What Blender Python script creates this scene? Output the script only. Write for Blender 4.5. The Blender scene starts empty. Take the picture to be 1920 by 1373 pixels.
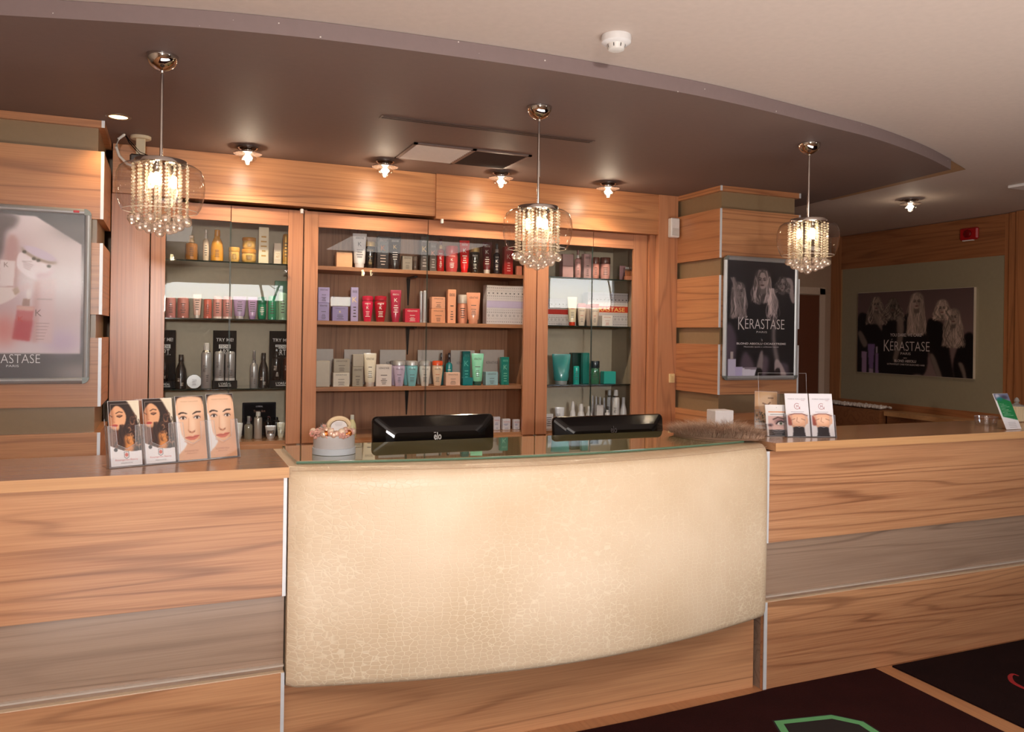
import bpy, math, random
import numpy as np
from mathutils import Vector, Matrix
random.seed(7)
PI = math.pi
scene = bpy.context.scene
COL = scene.collection

# ---------------------------------------------------------------- survey of the photograph (camera solve, 1920x1373)
F_, YAW, ROL, CY_ = 1515.84, math.radians(22.945), math.radians(.844), 627.54
CAM = np.array([0., 0., 1.6])
def ray(px, py):
    v = np.array([(px-960)/F_, -(py-CY_)/F_, -1.])
    c, s = math.cos(ROL), math.sin(ROL); v = np.array([c*v[0]-s*v[1], s*v[0]+c*v[1], v[2]])
    w = np.array([v[0], -v[2], v[1]])
    c, s = math.cos(-YAW), math.sin(-YAW)
    return np.array([c*w[0]-s*w[1], s*w[0]+c*w[1], w[2]])
def at(px, py, ax, val):
    r = ray(px, py); t = (val-CAM[ax])/r[ax]; return CAM+t*r
def X_(px, Y, py=600): return float(at(px, py, 1, Y)[0])

# ---------------------------------------------------------------- materials
def lin(c):
    c = [x/255. for x in c]
    return tuple(x/12.92 if x <= .04045 else ((x+.055)/1.055)**2.4 for x in c)
_M = {}
def nt(name):
    m = bpy.data.materials.new(name); m.use_nodes = True
    t = m.node_tree; return m, t, t.nodes['Principled BSDF'], t.nodes['Material Output']
def P(col, rough=.4, metal=0., name='paint', emis=0., spec=.5, coat=0., bump=0., trans=0., alpha=1.):
    key = (tuple(col), rough, metal, emis, spec, coat, bump, trans, name, alpha)
    if key in _M: return _M[key]
    m, t, b, o = nt(name)
    c = (*lin(col), 1)
    # every material carries a little procedural tone variation
    n = t.nodes.new('ShaderNodeTexNoise'); n.inputs['Scale'].default_value = 35
    tc = t.nodes.new('ShaderNodeTexCoord'); t.links.new(tc.outputs['Object'], n.inputs['Vector'])
    mx = t.nodes.new('ShaderNodeMixRGB'); mx.inputs[1].default_value = tuple(x*.94 for x in c[:3])+(1,)
    mx.inputs[2].default_value = tuple(min(1, x*1.06) for x in c[:3])+(1,)
    t.links.new(n.outputs['Fac'], mx.inputs[0]); t.links.new(mx.outputs[0], b.inputs['Base Color'])
    b.inputs['Roughness'].default_value = rough; b.inputs['Metallic'].default_value = metal
    b.inputs['Specular IOR Level'].default_value = spec; b.inputs['Coat Weight'].default_value = coat
    if trans: b.inputs['Transmission Weight'].default_value = trans
    if emis:
        b.inputs['Emission Color'].default_value = c; b.inputs['Emission Strength'].default_value = emis
    if bump:
        bn = t.nodes.new('ShaderNodeBump'); bn.inputs['Strength'].default_value = bump
        n2 = t.nodes.new('ShaderNodeTexNoise'); n2.inputs['Scale'].default_value = 400
        t.links.new(tc.outputs['Object'], n2.inputs['Vector'])
        t.links.new(n2.outputs['Fac'], bn.inputs['Height']); t.links.new(bn.outputs[0], b.inputs['Normal'])
    _M[key] = m; return m
def math_(t, op, a, b=None, c=None):
    n = t.nodes.new('ShaderNodeMath'); n.operation = op
    for i, v in enumerate((a, b, c)):
        if v is None: continue
        if isinstance(v, (int, float)): n.inputs[i].default_value = v
        else: t.links.new(v, n.inputs[i])
    return n.outputs[0]
def wood(name, light, mid, dark, axis='x', rough=.32, scale=1., lines=1., seed=0., knots=True, coat=.15):
    m, t, b, o = nt(name)
    tc = t.nodes.new('ShaderNodeTexCoord'); mp = t.nodes.new('ShaderNodeMapping')
    oi = t.nodes.new('ShaderNodeObjectInfo')
    sc = {'x': (.20, 4.2, 4.2), 'z': (4.2, 4.2, .20), 'y': (4.2, .20, 4.2)}[axis]
    mp.inputs['Scale'].default_value = tuple(s*scale for s in sc)
    off = t.nodes.new('ShaderNodeVectorMath'); off.operation = 'MULTIPLY_ADD'
    cb = t.nodes.new('ShaderNodeCombineXYZ')
    for i, k in enumerate((3.7, 9.1, 5.3)): t.links.new(math_(t, 'MULTIPLY', oi.outputs['Random'], k), cb.inputs[i])
    off.inputs[1].default_value = (1, 1, 1)
    t.links.new(tc.outputs['Object'], off.inputs[0]); t.links.new(cb.outputs[0], off.inputs[2])
    off2 = t.nodes.new('ShaderNodeVectorMath'); off2.operation = 'ADD'; off2.inputs[1].default_value = (seed, seed*1.7, seed*.6)
    t.links.new(off.outputs[0], off2.inputs[0]); t.links.new(off2.outputs[0], mp.inputs['Vector'])
    def noise(vec, s, d, dist=0., rough_=.5):
        n = t.nodes.new('ShaderNodeTexNoise'); n.inputs['Scale'].default_value = s; n.inputs['Detail'].default_value = d
        n.inputs['Distortion'].default_value = dist; n.inputs['Roughness'].default_value = rough_
        t.links.new(vec, n.inputs['Vector']); return n.outputs['Fac']
    v = mp.outputs[0]
    n1 = noise(v, 1.3, 2., .2, .4)
    rings = math_(t, 'PINGPONG', math_(t, 'MULTIPLY', n1, 24.), 1.)
    rr = t.nodes.new('ShaderNodeMapRange'); rr.inputs[1].default_value = .66; rr.inputs[2].default_value = 1.; rr.interpolation_type = 'SMOOTHSTEP'
    t.links.new(rings, rr.inputs[0])
    n2 = noise(v, 1.7, 3, .2)
    msk = t.nodes.new('ShaderNodeMapRange'); msk.inputs[1].default_value = .36; msk.inputs[2].default_value = .60
    t.links.new(n2, msk.inputs[0])
    line = math_(t, 'MULTIPLY', rr.outputs[0], msk.outputs[0])
    mp2 = t.nodes.new('ShaderNodeMapping'); fs = {'x': (3, 190, 190), 'z': (190, 190, 3), 'y': (190, 3, 190)}[axis]
    mp2.inputs['Scale'].default_value = fs; t.links.new(off2.outputs[0], mp2.inputs['Vector'])
    fine = noise(mp2.outputs[0], 1., 2, 0)
    broad = noise(v, .55, 2, .5)
    br = t.nodes.new('ShaderNodeMapRange'); br.inputs[1].default_value = .33; br.inputs[2].default_value = .67; t.links.new(broad, br.inputs[0])
    tone = math_(t, 'ADD', math_(t, 'MULTIPLY', br.outputs[0], .6), math_(t, 'MULTIPLY', rings, .25))
    tone = math_(t, 'ADD', tone, math_(t, 'MULTIPLY', math_(t, 'SUBTRACT', fine, .5), 1.3))
    m1 = t.nodes.new('ShaderNodeMixRGB'); m1.use_clamp = True
    m1.inputs[1].default_value = (*lin(light), 1); m1.inputs[2].default_value = (*lin(mid), 1)
    t.links.new(tone, m1.inputs[0])
    m2 = t.nodes.new('ShaderNodeMixRGB'); m2.inputs[2].default_value = (*lin(dark), 1)
    t.links.new(m1.outputs[0], m2.inputs[1]); t.links.new(math_(t, 'MULTIPLY', line, .50*lines), m2.inputs[0])
    t.links.new(m2.outputs[0], b.inputs['Base Color'])
    b.inputs['Roughness'].default_value = rough; b.inputs['Coat Weight'].default_value = coat; b.inputs['Coat Roughness'].default_value = .22
    bn = t.nodes.new('ShaderNodeBump'); bn.inputs['Strength'].default_value = .06; bn.inputs['Distance'].default_value = .002
    t.links.new(fine, bn.inputs['Height']); t.links.new(bn.outputs[0], b.inputs['Normal'])
    return m
def sheet_glass(name, tint=(1, 1, 1), base=.09, rough=0., lit=0., litcol=(1, .9, .75)):
    m, t, b, o = nt(name); t.nodes.remove(b)
    lw = t.nodes.new('ShaderNodeLayerWeight'); lw.inputs[0].default_value = .5
    f = math_(t, 'POWER', lw.outputs['Facing'], 4.)
    f = math_(t, 'MULTIPLY_ADD', f, .85-base, base)
    tr = t.nodes.new('ShaderNodeBsdfTransparent'); tr.inputs[0].default_value = (*tint, 1)
    gl = t.nodes.new('ShaderNodeBsdfGlossy'); gl.inputs['Roughness'].default_value = rough
    mx = t.nodes.new('ShaderNodeMixShader'); t.links.new(f, mx.inputs[0]); t.links.new(tr.outputs[0], mx.inputs[1]); t.links.new(gl.outputs[0], mx.inputs[2])
    out = mx.outputs[0]
    if lit:
        tl = t.nodes.new('ShaderNodeBsdfTranslucent'); tl.inputs[0].default_value = (*litcol, 1); m3 = t.nodes.new('ShaderNodeMixShader'); m3.inputs[0].default_value = lit
        t.links.new(out, m3.inputs[1]); t.links.new(tl.outputs[0], m3.inputs[2]); out = m3.outputs[0]
    t.links.new(out, o.inputs[0]); return m
def emit(col, s, name='glow'):
    m, t, b, o = nt(name); t.nodes.remove(b)
    e = t.nodes.new('ShaderNodeEmission'); e.inputs[0].default_value = (*lin(col), 1); e.inputs[1].default_value = s
    t.links.new(e.outputs[0], o.inputs[0]); return m
def vcol(name='print', rough=.35, spec=.4, coat=.0):
    m, t, b, o = nt(name)
    a = t.nodes.new('ShaderNodeVertexColor'); a.layer_name = 'Col'; t.links.new(a.outputs[0], b.inputs['Base Color'])
    b.inputs['Roughness'].default_value = rough; b.inputs['Specular IOR Level'].default_value = spec; b.inputs['Coat Weight'].default_value = coat
    return m

WOOD = wood('walnut_laminate', (204, 152, 110), (168, 114, 80), (100, 60, 42), 'x')
WOODB = wood('walnut_laminate_worktop', (190, 142, 104), (170, 120, 84), (130, 84, 58), 'x', rough=.2, lines=.5, coat=.4)
WOODE = wood('oak_edge', (208, 158, 108), (190, 138, 92), (150, 102, 66), 'x', rough=.45, lines=.4, coat=0)
WOODV = wood('walnut_upright', (196, 138, 100), (172, 112, 78), (112, 66, 46), 'z', lines=.7)
WOODVB = wood('walnut_back', (186, 136, 102), (154, 106, 78), (98, 62, 46), 'z', lines=.7, rough=.5, coat=0)
WOODR = wood('smoked_recess', (166, 140, 120), (146, 120, 102), (84, 64, 54), 'x', rough=.25, coat=.4, lines=.8)
WOODP = wood('walnut_pillar', (204, 146, 100), (170, 110, 74), (98, 56, 38), 'x')
WOODPY = wood('walnut_pillar_side', (204, 146, 100), (170, 110, 74), (98, 56, 38), 'y')
WOODDY = wood('walnut_hall_long', (176, 116, 74), (146, 92, 56), (92, 54, 34), 'y', lines=.7)
WOODD = wood('walnut_hall', (150, 96, 60), (124, 76, 46), (78, 44, 28), 'x', lines=.7)
WOODDV = wood('walnut_hall_upright', (176, 116, 74), (146, 92, 56), (78, 44, 28), 'z', lines=.7)
FLOORM = wood('beech_floor', (186, 134, 94), (170, 118, 80), (134, 88, 60), 'y', rough=.35, lines=.35)
KHAKI = P((146, 122, 92), .28, name='olive_panel', coat=.3)
BEIGE = P((222, 206, 180), .7, name='beige_backing')
ALU = P((200, 204, 208), .35, .5, name='brushed_aluminium')
ALUW = P((222, 224, 228), .4, .2, name='pale_edge_strip')
CHROME = P((210, 205, 200), .07, 1., name='chrome')
SOFFIT = P((116, 97, 90), .62, name='mauve_paint')
FASCIA = P((136, 118, 116), .6, name='mauve_fascia_paint')
CEIL = P((202, 186, 175), .7, name='ceiling_paint')
BLACK = P((18, 15, 15), .25, name='black_plastic')
BLACKG = P((14, 11, 11), .12, name='black_gloss')
WHITE = P((232, 230, 228), .4, name='white_plastic')
PANE = sheet_glass('cabinet_glass', (.97, .985, .975), .055)
CLEAR = sheet_glass('lamp_glass', (.985, .98, .97), .045)
ACRYL = sheet_glass('clear_acrylic', (.95, .95, .96), .035, .03)
PRINT = vcol()
GOLD = P((214, 170, 96), .22, .9, name='gold')
SILV = P((200, 198, 196), .22, .9, name='silver')

# ---------------------------------------------------------------- mesh building
class MB:
    def __init__(s): s.v = []; s.f = []; s.m = []; s.sm = []
    def add(s, vs, fs, m=0, smooth=False):
        o = len(s.v); s.v += [tuple(map(float, v)) for v in vs]
        for f in fs: s.f.append(tuple(i+o for i in f)); s.m.append(m); s.sm.append(smooth)
        return s
    def box(s, x0, x1, y0, y1, z0, z1, m=0):
        v = [(x, y, z) for z in (z0, z1) for y in (y0, y1) for x in (x0, x1)]
        return s.add(v, [(0, 2, 3, 1), (4, 5, 7, 6), (0, 1, 5, 4), (2, 6, 7, 3), (0, 4, 6, 2), (1, 3, 7, 5)], m)
    def rbox(s, x0, x1, y0, y1, z0, z1, r=.004, m=0):
        # box with chamfered edges
        vs = []; idx = {}
        X = (x0, x1); Y = (y0, y1); Z = (z0, z1)
        for i in (0, 1):
            for j in (0, 1):
                for k in (0, 1):
                    sx, sy, sz = 1-2*i, 1-2*j, 1-2*k
                    for a, p in (('x', (X[i], Y[j]+sy*r, Z[k]+sz*r)), ('y', (X[i]+sx*r, Y[j], Z[k]+sz*r)), ('z', (X[i]+sx*r, Y[j]+sy*r, Z[k]))):
                        idx[(i, j, k, a)] = len(vs); vs.append(p)
        g = lambda i, j, k, a: idx[(i, j, k, a)]
        fs = []
        for i in (0, 1):
            q = [g(i, 0, 0, 'x'), g(i, 1, 0, 'x'), g(i, 1, 1, 'x'), g(i, 0, 1, 'x')]; fs.append(q if i else q[::-1])
            q = [g(0, i, 0, 'y'), g(0, i, 1, 'y'), g(1, i, 1, 'y'), g(1, i, 0, 'y')]; fs.append(q if i else q[::-1])
            q = [g(0, 0, i, 'z'), g(1, 0, i, 'z'), g(1, 1, i, 'z'), g(0, 1, i, 'z')]; fs.append(q if i else q[::-1])
        for i in (0, 1):
            for j in (0, 1):
                q = [g(i, j, 0, 'x'), g(i, j, 1, 'x'), g(i, j, 1, 'y'), g(i, j, 0, 'y')]; fs.append(q if (i+j) % 2 else q[::-1])
                q = [g(i, 0, j, 'x'), g(i, 0, j, 'z'), g(i, 1, j, 'z'), g(i, 1, j, 'x')]; fs.append(q if (i+j) % 2 else q[::-1])
                q = [g(0, i, j, 'y'), g(1, i, j, 'y'), g(1, i, j, 'z'), g(0, i, j, 'z')]; fs.append(q if (i+j) % 2 else q[::-1])
                for k in (0, 1):
                    q = [g(i, j, k, 'x'), g(i, j, k, 'y'), g(i, j, k, 'z')]; fs.append(q if (i+j+k) % 2 else q[::-1])
        return s.add(vs, fs, m)
    def loft(s, secs, n=20, m=0, smooth=True, c=(0, 0), p=2., cap=True):
        # secs: (z, rx, ry[, dx, dy])
        vs = []; fs = []
        for q in secs:
            z, rx, ry = q[:3]; dx, dy = (q[3], q[4]) if len(q) > 3 else (0, 0)
            for i in range(n):
                a = 2*PI*(i+.5)/n; ca, sa = math.cos(a), math.sin(a)
                vs.append((c[0]+dx+rx*math.copysign(abs(ca)**(2/p), ca), c[1]+dy+ry*math.copysign(abs(sa)**(2/p), sa), z))
        for k in range(len(secs)-1):
            for i in range(n):
                j = (i+1) % n; fs.append((k*n+i, k*n+j, (k+1)*n+j, (k+1)*n+i))
        s.add(vs, fs, m, smooth)
        if cap:
            s.add(vs[:n], [tuple(range(n))[::-1]], m); s.add(vs[-n:], [tuple(range(n))], m)
        return s
    def lathe(s, prof, n=20, m=0, smooth=True, c=(0, 0), cap=True): return s.loft([(z, r, r) for r, z in prof], n, m, smooth, c, 2., cap)
    def tube(s, pts, r, n=8, m=0, closed=False):
        pts = [Vector(p) for p in pts]; vs = []; fs = []; k = len(pts)
        rs = r if isinstance(r, (list, tuple)) else [r]*k
        up = Vector((0, 0, 1))
        for i, p in enumerate(pts):
            d = (pts[min(i+1, k-1)]-pts[max(i-1, 0)]) if not closed else (pts[(i+1) % k]-pts[i-1])
            d.normalize(); u = d.cross(up)
            if u.length < 1e-3: u = d.cross(Vector((0, 1, 0)))
            u.normalize(); w = d.cross(u)
            for j in range(n):
                a = 2*PI*j/n; vs.append(tuple(p+rs[i]*(math.cos(a)*u+math.sin(a)*w)))
        K = k if closed else k-1
        for i in range(K):
            for j in range(n):
                a, b = i*n, ((i+1) % k)*n; j2 = (j+1) % n; fs.append((a+j, b+j, b+j2, a+j2))
        s.add(vs, fs, m, True)
        if not closed: s.add(vs[:n], [tuple(range(n))], m); s.add(vs[-n:], [tuple(range(n))[::-1]], m)
        return s
    def poly(s, pts, y, m=0):   # flat polygon in XZ facing -Y
        return s.add([(p[0], y, p[1]) for p in pts], [tuple(range(len(pts)))], m)
    def prism(s, pts, z0, z1, m=0):   # XY polygon (ccw) extruded in z
        n = len(pts); vs = [(x, y, z0) for x, y in pts]+[(x, y, z1) for x, y in pts]
        fs = [tuple(range(n))[::-1], tuple(range(n, 2*n))]+[(i, (i+1) % n, n+(i+1) % n, n+i) for i in range(n)]
        return s.add(vs, fs, m)
    def ball(s, c, r, m=0, seg=10, rings=6, smooth=True, sq=1.):
        return s.loft([(c[2]-r*sq*math.cos(PI*k/rings), max(1e-4, r*math.sin(PI*k/rings)), max(1e-4, r*math.sin(PI*k/rings))) for k in range(rings+1)], seg, m, smooth, (c[0], c[1]), 2., False)
    def mesh(s, name, mats):
        me = bpy.data.meshes.new(name); me.from_pydata(s.v, [], s.f)
        for m in (mats if isinstance(mats, (list, tuple)) else [mats]): me.materials.append(m)
        me.polygons.foreach_set('material_index', s.m); me.polygons.foreach_set('use_smooth', s.sm); me.update()
        if any(s.sm): me.set_sharp_from_angle(angle=math.radians(38))
        return me
    def build(s, name, mats, parent=None, bev=0, loc=None):
        o = bpy.data.objects.new(name, s.mesh(name, mats)); COL.objects.link(o)
        if parent is not None: o.parent = parent
        if loc is not None: o.location = loc
        if bev:
            b = o.modifiers.new('Bevel', 'BEVEL'); b.width = bev; b.segments = 2; b.limit_method = 'ANGLE'
        return o
def tag(o, label, cat, group=None, kind=None):
    o['label'] = label
    if cat: o['category'] = cat
    if group: o['group'] = group
    if kind: o['kind'] = kind
    return o
def thing(name, label, cat, loc=(0, 0, 0), rz=0, group=None, kind=None):
    o = bpy.data.objects.new(name, None); COL.objects.link(o); o.empty_display_size = .05
    o.location = tuple(map(float, loc)); o.rotation_euler = (0, 0, rz); return tag(o, label, cat, group, kind)
def struct(o, label=None):
    o['kind'] = 'structure'
    if label: o['label'] = label
    return o
def dup(root, loc, label, rz=None, group=None):
    r = root.copy(); COL.objects.link(r); r.location = loc; r['label'] = label
    if rz is not None: r.rotation_euler = (0, 0, rz)
    if group: r['group'] = group
    for ch in list(root.children):
        c = ch.copy(); COL.objects.link(c); c.parent = r
        for g in list(ch.children):
            d = g.copy(); COL.objects.link(d); d.parent = c
    return r

# ---------------------------------------------------------------- lettering
_T = {}
def glyphs(s, thin=0.):
    if (s, thin) in _T: return _T[(s, thin)]
    cu = bpy.data.curves.new('t', 'FONT'); cu.body = s; cu.resolution_u = 3; cu.size = 1.; cu.offset = thin
    o = bpy.data.objects.new('t', cu); COL.objects.link(o)
    dg = bpy.context.evaluated_depsgraph_get(); me = bpy.data.meshes.new_from_object(o.evaluated_get(dg))
    v = [(p.co.x, p.co.y) for p in me.vertices]; f = [tuple(p.vertices) for p in me.polygons]
    bpy.data.objects.remove(o); bpy.data.curves.remove(cu); bpy.data.meshes.remove(me)
    if v:
        x0 = min(a for a, b in v); x1 = max(a for a, b in v); v = [(a-x0, b) for a, b in v]; w = x1-x0
    else: w = 0
    _T[(s, thin)] = (v, f, w); return _T[(s, thin)]
def put_text(mb, s, cx, z, w=None, h=None, y=0., m=0, thin=0., wrap=None, align='c'):
    """text in the XZ plane facing -Y. h = cap height, w = width; z = baseline. wrap = radius of the vertical cylinder carrying it (axis at x=cx0)."""
    v, f, W = glyphs(s, thin)
    sz = (h/.73) if h else w/W
    sx = (w/W) if w else sz
    x0 = cx-(W*sx/2 if align == 'c' else 0 if align == 'l' else W*sx)
    pts = []
    for a, b in v:
        x = x0+a*sx; zz = z+b*sz
        if wrap:
            ang = x/wrap; pts.append((wrap*math.sin(ang), -(wrap+.0006)*math.cos(ang)+wrap*0+y, zz))
        else: pts.append((x, y, zz))
    mb.add(pts, f, m); return mb
def logo(mb, cx, z, w, y, m=0, thin=-.012):
    """KERASTASE word mark: a taller K, then narrow capitals"""
    vK, fK, WK = glyphs('K', thin); vR, fR, WR = glyphs('ÉRASTASE', thin)
    tot = WK*1.25+.06+WR; k = w/tot; ys = k*1.28
    mb.add([(cx-w/2+a*k*1.25, y, z-.08*ys+b*ys*1.3) for a, b in vK], fK, m)
    mb.add([(cx-w/2+(WK*1.25+.06+a)*k, y, z+b*ys) for a, b in vR], fR, m)

# ---------------------------------------------------------------- painter for printed pictures
class Canvas:
    def __init__(s, w, h, bg): s.w, s.h = w, h; s.a = np.zeros((h, w, 3)); s.a[:] = bg; s.yy, s.xx = np.mgrid[0:h, 0:w].astype(float)
    def comp(s, mask, col, alpha=1.):
        m = (mask*alpha)[..., None]; s.a = s.a*(1-m)+np.array(col, float)*m
    def blur(s, m, b):
        if b <= 0: return m
        r = max(1, int(b*2.5)); k = np.exp(-.5*(np.arange(-r, r+1)/b)**2); k /= k.sum()
        p = np.pad(m, r, mode='edge')
        p = np.apply_along_axis(lambda q: np.convolve(q, k, 'valid'), 0, p); return np.apply_along_axis(lambda q: np.convolve(q, k, 'valid'), 1, p)
    def spline(s, pts, n=6):
        out = []; k = len(pts)
        for i in range(k):
            p0, p1, p2, p3 = (np.array(pts[(i+j-1) % k], float) for j in range(4))
            for t in np.linspace(0, 1, n, endpoint=False):
                out.append(.5*((2*p1)+(-p0+p2)*t+(2*p0-5*p1+4*p2-p3)*t*t+(-p0+3*p1-3*p2+p3)*t**3))
        return out
    def poly(s, pts, col, alpha=1., blur=.7, curve=True):
        if curve: pts = s.spline(pts)
        m = np.zeros((s.h, s.w), bool); n = len(pts)
        for i in range(n):
            x1, y1 = pts[i]; x2, y2 = pts[(i+1) % n]
            if y1 == y2: continue
            c = ((y1 > s.yy) != (y2 > s.yy)) & (s.xx < (x2-x1)*(s.yy-y1)/(y2-y1)+x1); m ^= c
        s.comp(s.blur(m.astype(float), blur), col, alpha)
    def ell(s, cx, cy, rx, ry, col, alpha=1., soft=.7, rot=0.):
        c, q = math.cos(rot), math.sin(rot); dx, dy = s.xx-cx, s.yy-cy; u = (c*dx+q*dy)/rx; v = (-q*dx+c*dy)/ry
        d = (np.sqrt(u*u+v*v)-1)*min(rx, ry); s.comp(1/(1+np.exp(np.clip(d/max(soft, .05)*2, -30, 30))), col, alpha)
    def line(s, pts, col, w=1., alpha=1.):
        m = np.zeros((s.h, s.w))
        for (x1, y1), (x2, y2) in zip(pts[:-1], pts[1:]):
            xa, xb = int(max(0, min(x1, x2)-3*w-2)), int(min(s.w, max(x1, x2)+3*w+3)); ya, yb = int(max(0, min(y1, y2)-3*w-2)), int(min(s.h, max(y1, y2)+3*w+3))
            if xa >= xb or ya >= yb: continue
            X = s.xx[ya:yb, xa:xb]; Y = s.yy[ya:yb, xa:xb]; L = (x2-x1)**2+(y2-y1)**2+1e-9
            t = np.clip(((X-x1)*(x2-x1)+(Y-y1)*(y2-y1))/L, 0, 1); d = np.hypot(X-x1-t*(x2-x1), Y-y1-t*(y2-y1))
            m[ya:yb, xa:xb] = np.maximum(m[ya:yb, xa:xb], np.exp(-(d/w)**2))
        s.comp(m, col, alpha)
    def grad(s, c0, c1, y0=0., y1=1.):
        t = np.clip((s.yy/s.h-y0)/(y1-y0), 0, 1)[..., None]; s.a = np.array(c0)*(1-t)+np.array(c1)*t
    def strands(s, root, tip, n, cols, spread=(3, 3), wave=2., w=.8, alpha=.6, seed=1, freq=2.):
        r = random.Random(seed)
        for _ in range(n):
            a = r.random(); c = cols[r.randrange(len(cols))]
            x0 = root[0]+(r.random()-.5)*spread[0]; y0 = root[1]+(r.random()-.5)*2; x1 = tip[0]+(r.random()-.5)*spread[1]; y1 = tip[1]+(r.random()-.5)*spread[1]*.6
            ph = r.random()*6; b = (r.random()-.5)*spread[1]*.7
            s.line([(x0+(x1-x0)*t+math.sin(ph+t*freq*PI)*wave*t**.5+b*math.sin(PI*t), y0+(y1-y0)*t) for t in np.linspace(0, 1, 12)], c, w*(.5+r.random()), alpha)
    def build(s, W, H, parent, y=0., z0=0., name='printed_picture', x0=None, mat=None, flip=False):
        x0 = -W/2 if x0 is None else x0
        X = x0+s.xx/(s.w-1)*W; Z = z0+H-s.yy/(s.h-1)*H
        v = np.stack([X, np.full_like(X, y), Z], -1).reshape(-1, 3)
        i = np.arange((s.h-1)*s.w).reshape(s.h-1, s.w)[:, :-1].ravel()
        f = np.stack([i+s.w, i+s.w+1, i+1, i], 1)
        me = bpy.data.meshes.new(name); me.from_pydata(v.tolist(), [], f.tolist())
        ca = me.color_attributes.new('Col', 'FLOAT_COLOR', 'POINT')
        c = np.clip(s.a.reshape(-1, 3)/255., 0, 1); c = np.where(c <= .04045, c/12.92, ((c+.055)/1.055)**2.4)
        ca.data.foreach_set('color', np.concatenate([c, np.ones((len(c), 1))], 1).astype(np.float32).ravel())
        me.materials.append(mat or PRINT); me.update()
        o = bpy.data.objects.new(name, me); COL.objects.link(o); o.parent = parent; return o
def head(cv, cx, cy, s, skin, hair, hl, long=3., side=1, seed=0, shade=(40, 28, 26), lips=(150, 80, 72), wave=1., turn=0., tone=1., strand=64, spread=1.5):
    """a woman's head and loose hair; s = half the face width in canvas pixels"""
    sk = np.array(skin, float); hr = np.array(hair, float); hi = np.array(hl, float)
    cv.poly([(cx-1.5*s, cy-.4*s), (cx-1.0*s, cy-1.6*s), (cx, cy-2.0*s), (cx+1.0*s, cy-1.6*s), (cx+1.5*s, cy-.4*s), (cx+1.6*s*spread/1.5, cy+long*s*.6), (cx+1.1*s, cy+long*s), (cx-1.1*s, cy+long*s), (cx-1.6*s*spread/1.5, cy+long*s*.6)], hr*.95, .95, max(.6, s*.12))
    cols = [hr, hr*1.15, hi, hi*.85, hr*.6]
    for q in (-1, 1): cv.strands((cx+q*.9*s, cy-.6*s), (cx+q*spread*.8*s, cy+long*s), int(strand*.8), cols, (s*.7, s*1.2), wave*s*.35, max(.5, s*.085), .6, seed+q*3)
    cv.poly([(cx-.45*s, cy+.9*s), (cx+.45*s, cy+.9*s), (cx+.55*s, cy+2.1*s), (cx-.55*s, cy+2.1*s)], sk*.62, 1, max(.5, s*.1))
    cv.poly([(cx-.95*s, cy-.5*s), (cx-.6*s, cy-1.3*s), (cx+.6*s, cy-1.3*s), (cx+.95*s, cy-.5*s), (cx+.85*s, cy+.5*s), (cx+.35*s, cy+1.3*s), (cx-.35*s, cy+1.3*s), (cx-.85*s, cy+.5*s)], sk, 1, max(.5, s*.08))
    cv.poly([(cx-side*.95*s, cy-.8*s), (cx-side*.35*s, cy-.2*s), (cx-side*.4*s, cy+1.2*s), (cx-side*.9*s, cy+.5*s)], sk*.55, .55, max(.6, s*.2))
    t = turn*s
    for q in (-1, 1):
        ex = cx+q*.42*s+t
        cv.ell(ex, cy-.12*s, .24*s, .14*s, sk*.5, .6, s*.1); cv.ell(ex, cy-.1*s, .17*s, .08*s, shade, .95, s*.05)
        cv.line([(ex-.25*s, cy-.36*s+.04*s*q), (ex, cy-.44*s), (ex+.25*s, cy-.38*s-.04*s*q)], shade, max(.4, .07*s), .8)
    cv.line([(cx+t-.05*s, cy), (cx+t-.1*s*side, cy+.38*s), (cx+t, cy+.42*s)], sk*.6, max(.4, .09*s), .7)
    cv.ell(cx+t, cy+.78*s, .30*s, .13*s, lips, .95, s*.06); cv.line([(cx+t-.26*s, cy+.77*s), (cx+t+.26*s, cy+.77*s)], np.array(lips)*.55, max(.35, .04*s), .8)
    cv.poly([(cx-1.02*s, cy+.2*s), (cx-1.1*s, cy-.9*s), (cx-.7*s, cy-1.6*s), (cx, cy-1.85*s), (cx+.7*s, cy-1.6*s), (cx+1.1*s, cy-.9*s), (cx+1.02*s, cy+.2*s), (cx+.86*s, cy-.5*s), (cx+.55*s, cy-1.12*s), (cx+.05*s, cy-1.38*s), (cx-.55*s, cy-1.12*s), (cx-.86*s, cy-.5*s)], hr, .95, max(.4, s*.06))
    for q in (-1, 1):
        cv.strands((cx+q*.45*s, cy-1.62*s), (cx+q*1.2*s, cy+.4*s), int(strand*.35), cols, (s*.5, s*.3), wave*s*.1, max(.4, s*.06), .7, seed+q*5+1)
        cv.strands((cx+q*1.12*s, cy-.4*s), (cx+q*spread*.85*s, cy+long*s*.95), int(strand*.5), cols, (s*.3, s*.8), wave*s*.3, max(.5, s*.09), .75, seed+q*7+2)
# ================================================================ the room
FR_Y, SL_Y = 2.928, 2.90            # counter fronts, worktop edge
PIL_Y, CAB_Y, BACK_Y = 4.35, 4.90, 5.38
ZC, ZL = 2.60, 2.66                 # dropped ceiling, main ceiling
XR = 6.33
struct(MB().box(-3.2, 9.2, -2.6, 7.0, -.12, 0).build('floor', FLOORM), 'pale beech coloured floor')
struct(MB().box(-3.2, 9.2, -2.6, 7.0, ZL, ZL+.12).build('ceiling', CEIL), 'main pinkish beige painted ceiling')
# dropped ceiling with its bowed front edge
edge = [(-3.1, 4.1), (-2.0, 3.56), (-1.2, 3.24), (-.51, 3.03), (-.09, 2.912), (.252, 2.836), (.622, 2.79), (1.153, 2.762), (1.607, 2.765), (2.145, 2.803), (2.857, 2.93), (3.251, 3.012), (3.75, 3.17), (4.18, 3.348)]
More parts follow.
